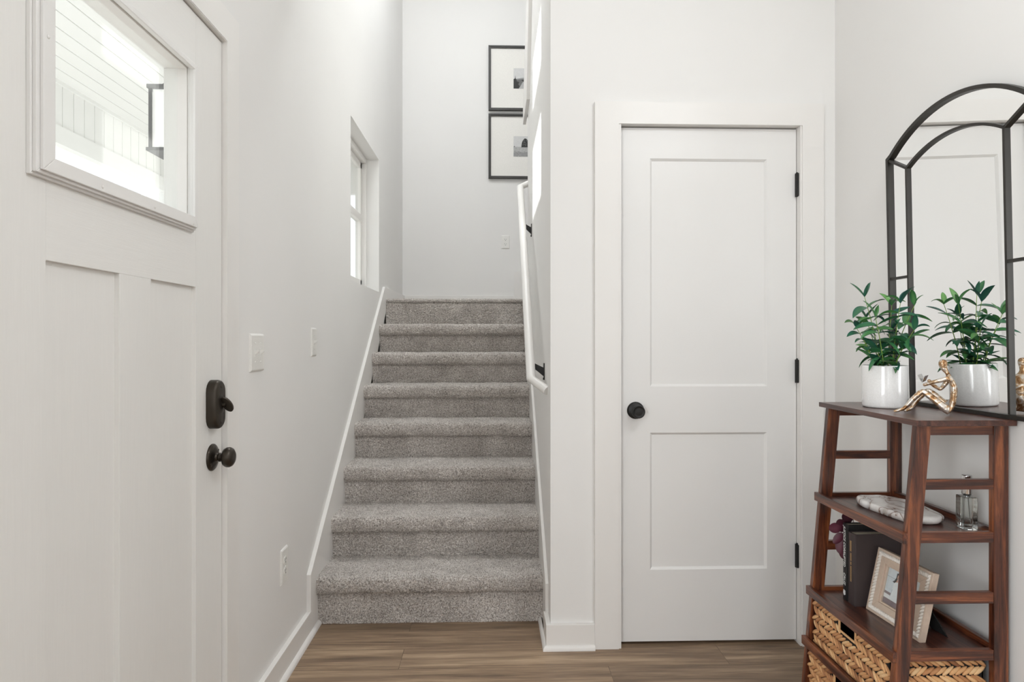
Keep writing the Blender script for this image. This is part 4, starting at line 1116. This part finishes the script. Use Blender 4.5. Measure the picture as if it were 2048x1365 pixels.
PW, PH0, PH1 = Wf/2-0.045, 0.042, Hf-0.042
def q(pts, mi, d): pm.add([(-PW+u*2*PW, y-d, PH0+v*(PH1-PH0)) for u, v in pts], [tuple(range(len(pts)))], mi)
pmats = [plain('photo_white_wall', (222, 226, 232), 0.3), plain('photo_panel_line', (186, 190, 198), 0.3), plain('photo_hair', (46, 38, 38), 0.3), plain('photo_dress', (240, 240, 242), 0.3), plain('photo_skin', (206, 160, 140), 0.3), plain('photo_ground', (140, 122, 126), 0.3), plain('photo_step', (236, 234, 236), 0.3)]
q([(0, 0), (1, 0), (1, 1), (0, 1)], 0, 0)
q([(0, 0), (1, 0), (1, .14), (0, .16)], 5, .0002); q([(0, .16), (1, .14), (1, .24), (0, .27)], 6, .0002); q([(0, .27), (1, .24), (1, .31), (0, .34)], 5, .0002)
for a, b in ((.05, .28), (.32, .5), (.72, .95)):
    for (u0, u1, v0, v1) in ((a, b, .42, .425), (a, b, .70, .705), (a, a+.006, .42, .70), (b-.006, b, .42, .70)): q([(u0, v0), (u1, v0), (u1, v1), (u0, v1)], 1, .0003)
q([(0, .74), (1, .74), (1, .76), (0, .76)], 1, .0003)
_q = q
def q(pts, mi, d): _q([(u-0.28, v) for u, v in pts], mi, d)
q([(.47, .20), (.72, .16), (.70, .40), (.66, .62), (.62, .72), (.53, .70), (.50, .45)], 3, .0004)
q([(.50, .45), (.515, .45), (.49, .28), (.47, .20)], 1, .0005)
q([(.53, .66), (.63, .70), (.62, .78), (.55, .78)], 4, .0005); q([(.47, .66), (.52, .70), (.56, .80), (.56, .92), (.63, .95), (.68, .88), (.66, .80), (.60, .78), (.58, .70), (.53, .64)], 2, .0006)
q([(.585, .79), (.63, .80), (.64, .87), (.60, .89)], 4, .0007)
tag(pm.build('photo_print', pmats, pf, world=False), 'photo of a person in a white dress before a white door')
MB().box(-PW-0.003, PW+0.003, 0.0085, 0.0092, PH0-0.003, PH1+0.003).build('glass_pane', M['pane'], pf, world=False)
# easel leg, touching the shelf behind the frame
mb = MB()
Rm = Euler((R(-12.5), 0, R(-86.1))).to_matrix(); inv = Rm.inverted()
def loc_(x, y, z): return tuple(inv @ (Vector((x, y, z))-Vector(pf.location)))
def wl(u, dback, z):     # along frame width, horizontal distance behind, height above shelf
    ud = Vector((math.cos(R(-86.1)), math.sin(R(-86.1)), 0)); bd = Vector((-ud.y, ud.x, 0))
    p = Vector(pf.location)+ud*u+bd*dback; return loc_(p.x, p.y, Z2+0.0005+z)
bt = [wl(0.030, 0.098, 0), wl(0.092, 0.098, 0), wl(0.092, 0.1005, 0.0), wl(0.030, 0.1005, 0.0)]
tp = [wl(0.005, 0.047, 0.125), wl(0.040, 0.047, 0.125), wl(0.040, 0.0495, 0.125), wl(0.005, 0.0495, 0.125)]
mb.hexa(bt, tp).build('easel_stand', M['liner'], pf, world=False)

# ------------------------------------------------------------------ outside: porch, lantern, neighbour
mb = MB(); x = -2.3; 
mb.box(-2.45, -0.905, -1.5, 4.75, 2.584, 2.62)
x = -2.300; k = 0
while x < -0.91:
    mb.box(x+0.004, min(x+0.0945, -0.906), -1.5, 4.6, 2.5765, 2.584); x += 0.0965
struct(mb.build('ceiling_porch', M['exterior']), 'white beadboard porch ceiling seen through the door glass')
mb = MB(); mb.box(-2.36, -2.306, -1.5, 4.75, 2.33, 2.584)
yy = -1.5
while yy < 4.6: mb.box(-2.306, -2.3, yy+0.003, min(yy+0.0905, 4.6), 2.33, 2.5765); yy += 0.093
mb.box(-2.306, -2.288, -1.5, 4.6, 2.556, 2.5765)
mb.box(-2.335, -2.285, -1.5, 4.75, 2.239, 2.335)
mb.box(-2.30, -0.905, 4.6, 4.65, 2.239, 2.584)
struct(mb.build('trim_7', M['exterior']), 'white porch beam with vertical beadboard seen through the door glass')
t = thing('porch_post', (-2.36, 4.66, -0.15), 'white square porch post under the porch beam', 'post')
MB().box(-2.43, -2.30, 4.60, 4.73, -0.15, 2.239).build('shaft', M['exterior'], t); MB().box(-2.445, -2.285, 4.585, 4.745, 2.08, 2.14).build('collar', M['exterior'], t)
struct(box('floor_porch', M['concrete'], (-2.5, -0.905, -1.5, 4.8, -0.2, -0.02)), 'concrete porch floor')
struct(box('floor_outside', M['lawn'], (-60, -0.905, -30, 60, -0.35, -0.21)), 'ground outside the house')
ov = struct(box('roof_eave', M['exterior'], (-1.45, -0.905, 4.75, 6.4, 2.75, 2.85)), 'white roof eave past the porch')
struct(box('roof_porch', M['roofing'], (-2.6, -0.905, -1.6, 4.85, 2.62, 2.72)), 'porch roof')
la = thing('wall_lantern', (-0.905, 2.115, 1.92), 'grey metal porch wall lantern with frosted glass, seen through the door glass', 'lantern')
lx0, lx1, ly0, ly1, lz0, lz1 = -1.078, -0.958, 2.055, 2.175, 1.805, 1.995
mb = MB(); 
for a in (lx0, lx1-0.008):
    for b in (ly0, ly1-0.008): mb.box(a, a+0.008, b, b+0.008, lz0, lz1)
mb.box(lx0-0.004, lx1+0.004, ly0-0.004, ly1+0.004, lz1-0.004, lz1+0.008); mb.box(lx0-0.006, lx1+0.004, ly0-0.004, ly1+0.004, lz0-0.010, lz0)
mb.hexa([(lx0+.02, ly0+.02, lz1+.008), (lx1-.02, ly0+.02, lz1+.008), (lx1-.02, ly1-.02, lz1+.008), (lx0+.02, ly1-.02, lz1+.008)], [(lx0+.035, ly0+.035, lz1+.03), (lx1-.035, ly0+.035, lz1+.03), (lx1-.035, ly1-.035, lz1+.03), (lx0+.035, ly1-.035, lz1+.03)])
mb.build('cage', M['lantern'], la)
mb = MB(); mb.box(-0.917, -0.905, 2.07, 2.16, 1.86, 2.06); mb.tube([(-0.912, 2.115, 2.04), (-0.96, 2.115, 2.06), (-1.018, 2.115, 2.022)], 0.006, 8); mb.build('wall_bracket', M['lantern'], la)
def frosted():
    m = NT('frosted_lantern_glass'); m.b.inputs['Base Color'].default_value = (0.93, 0.94, 0.94, 1); m.b.inputs['Roughness'].default_value = 0.5
    m.b.inputs['Emission Color'].default_value = (1, 0.97, 0.92, 1); m.b.inputs['Emission Strength'].default_value = 0.25; return m.mat
MB().box(lx0+0.009, lx1-0.009, ly0+0.009, ly1-0.009, lz0, lz1-0.004).build('frosted_glass', frosted(), la)
nh = thing('neighbouring_house', (-15, 26, -0.2), 'pale grey house far off beyond the porch, seen through the door glass', 'house')
MB().box(-22, -14.2, 20, 34, -0.2, 4.0).build('wall', M['siding'], nh)
MB().prism([(19.6, 4.0), (34.4, 4.0), (27, 6.0)], 'x', -22.3, -13.9).build('roof', M['roofing'], nh)
MB().box(-14.9, -14.1, 25.4, 26.3, -0.2, 9.0).build('chimney', M['siding'], nh)
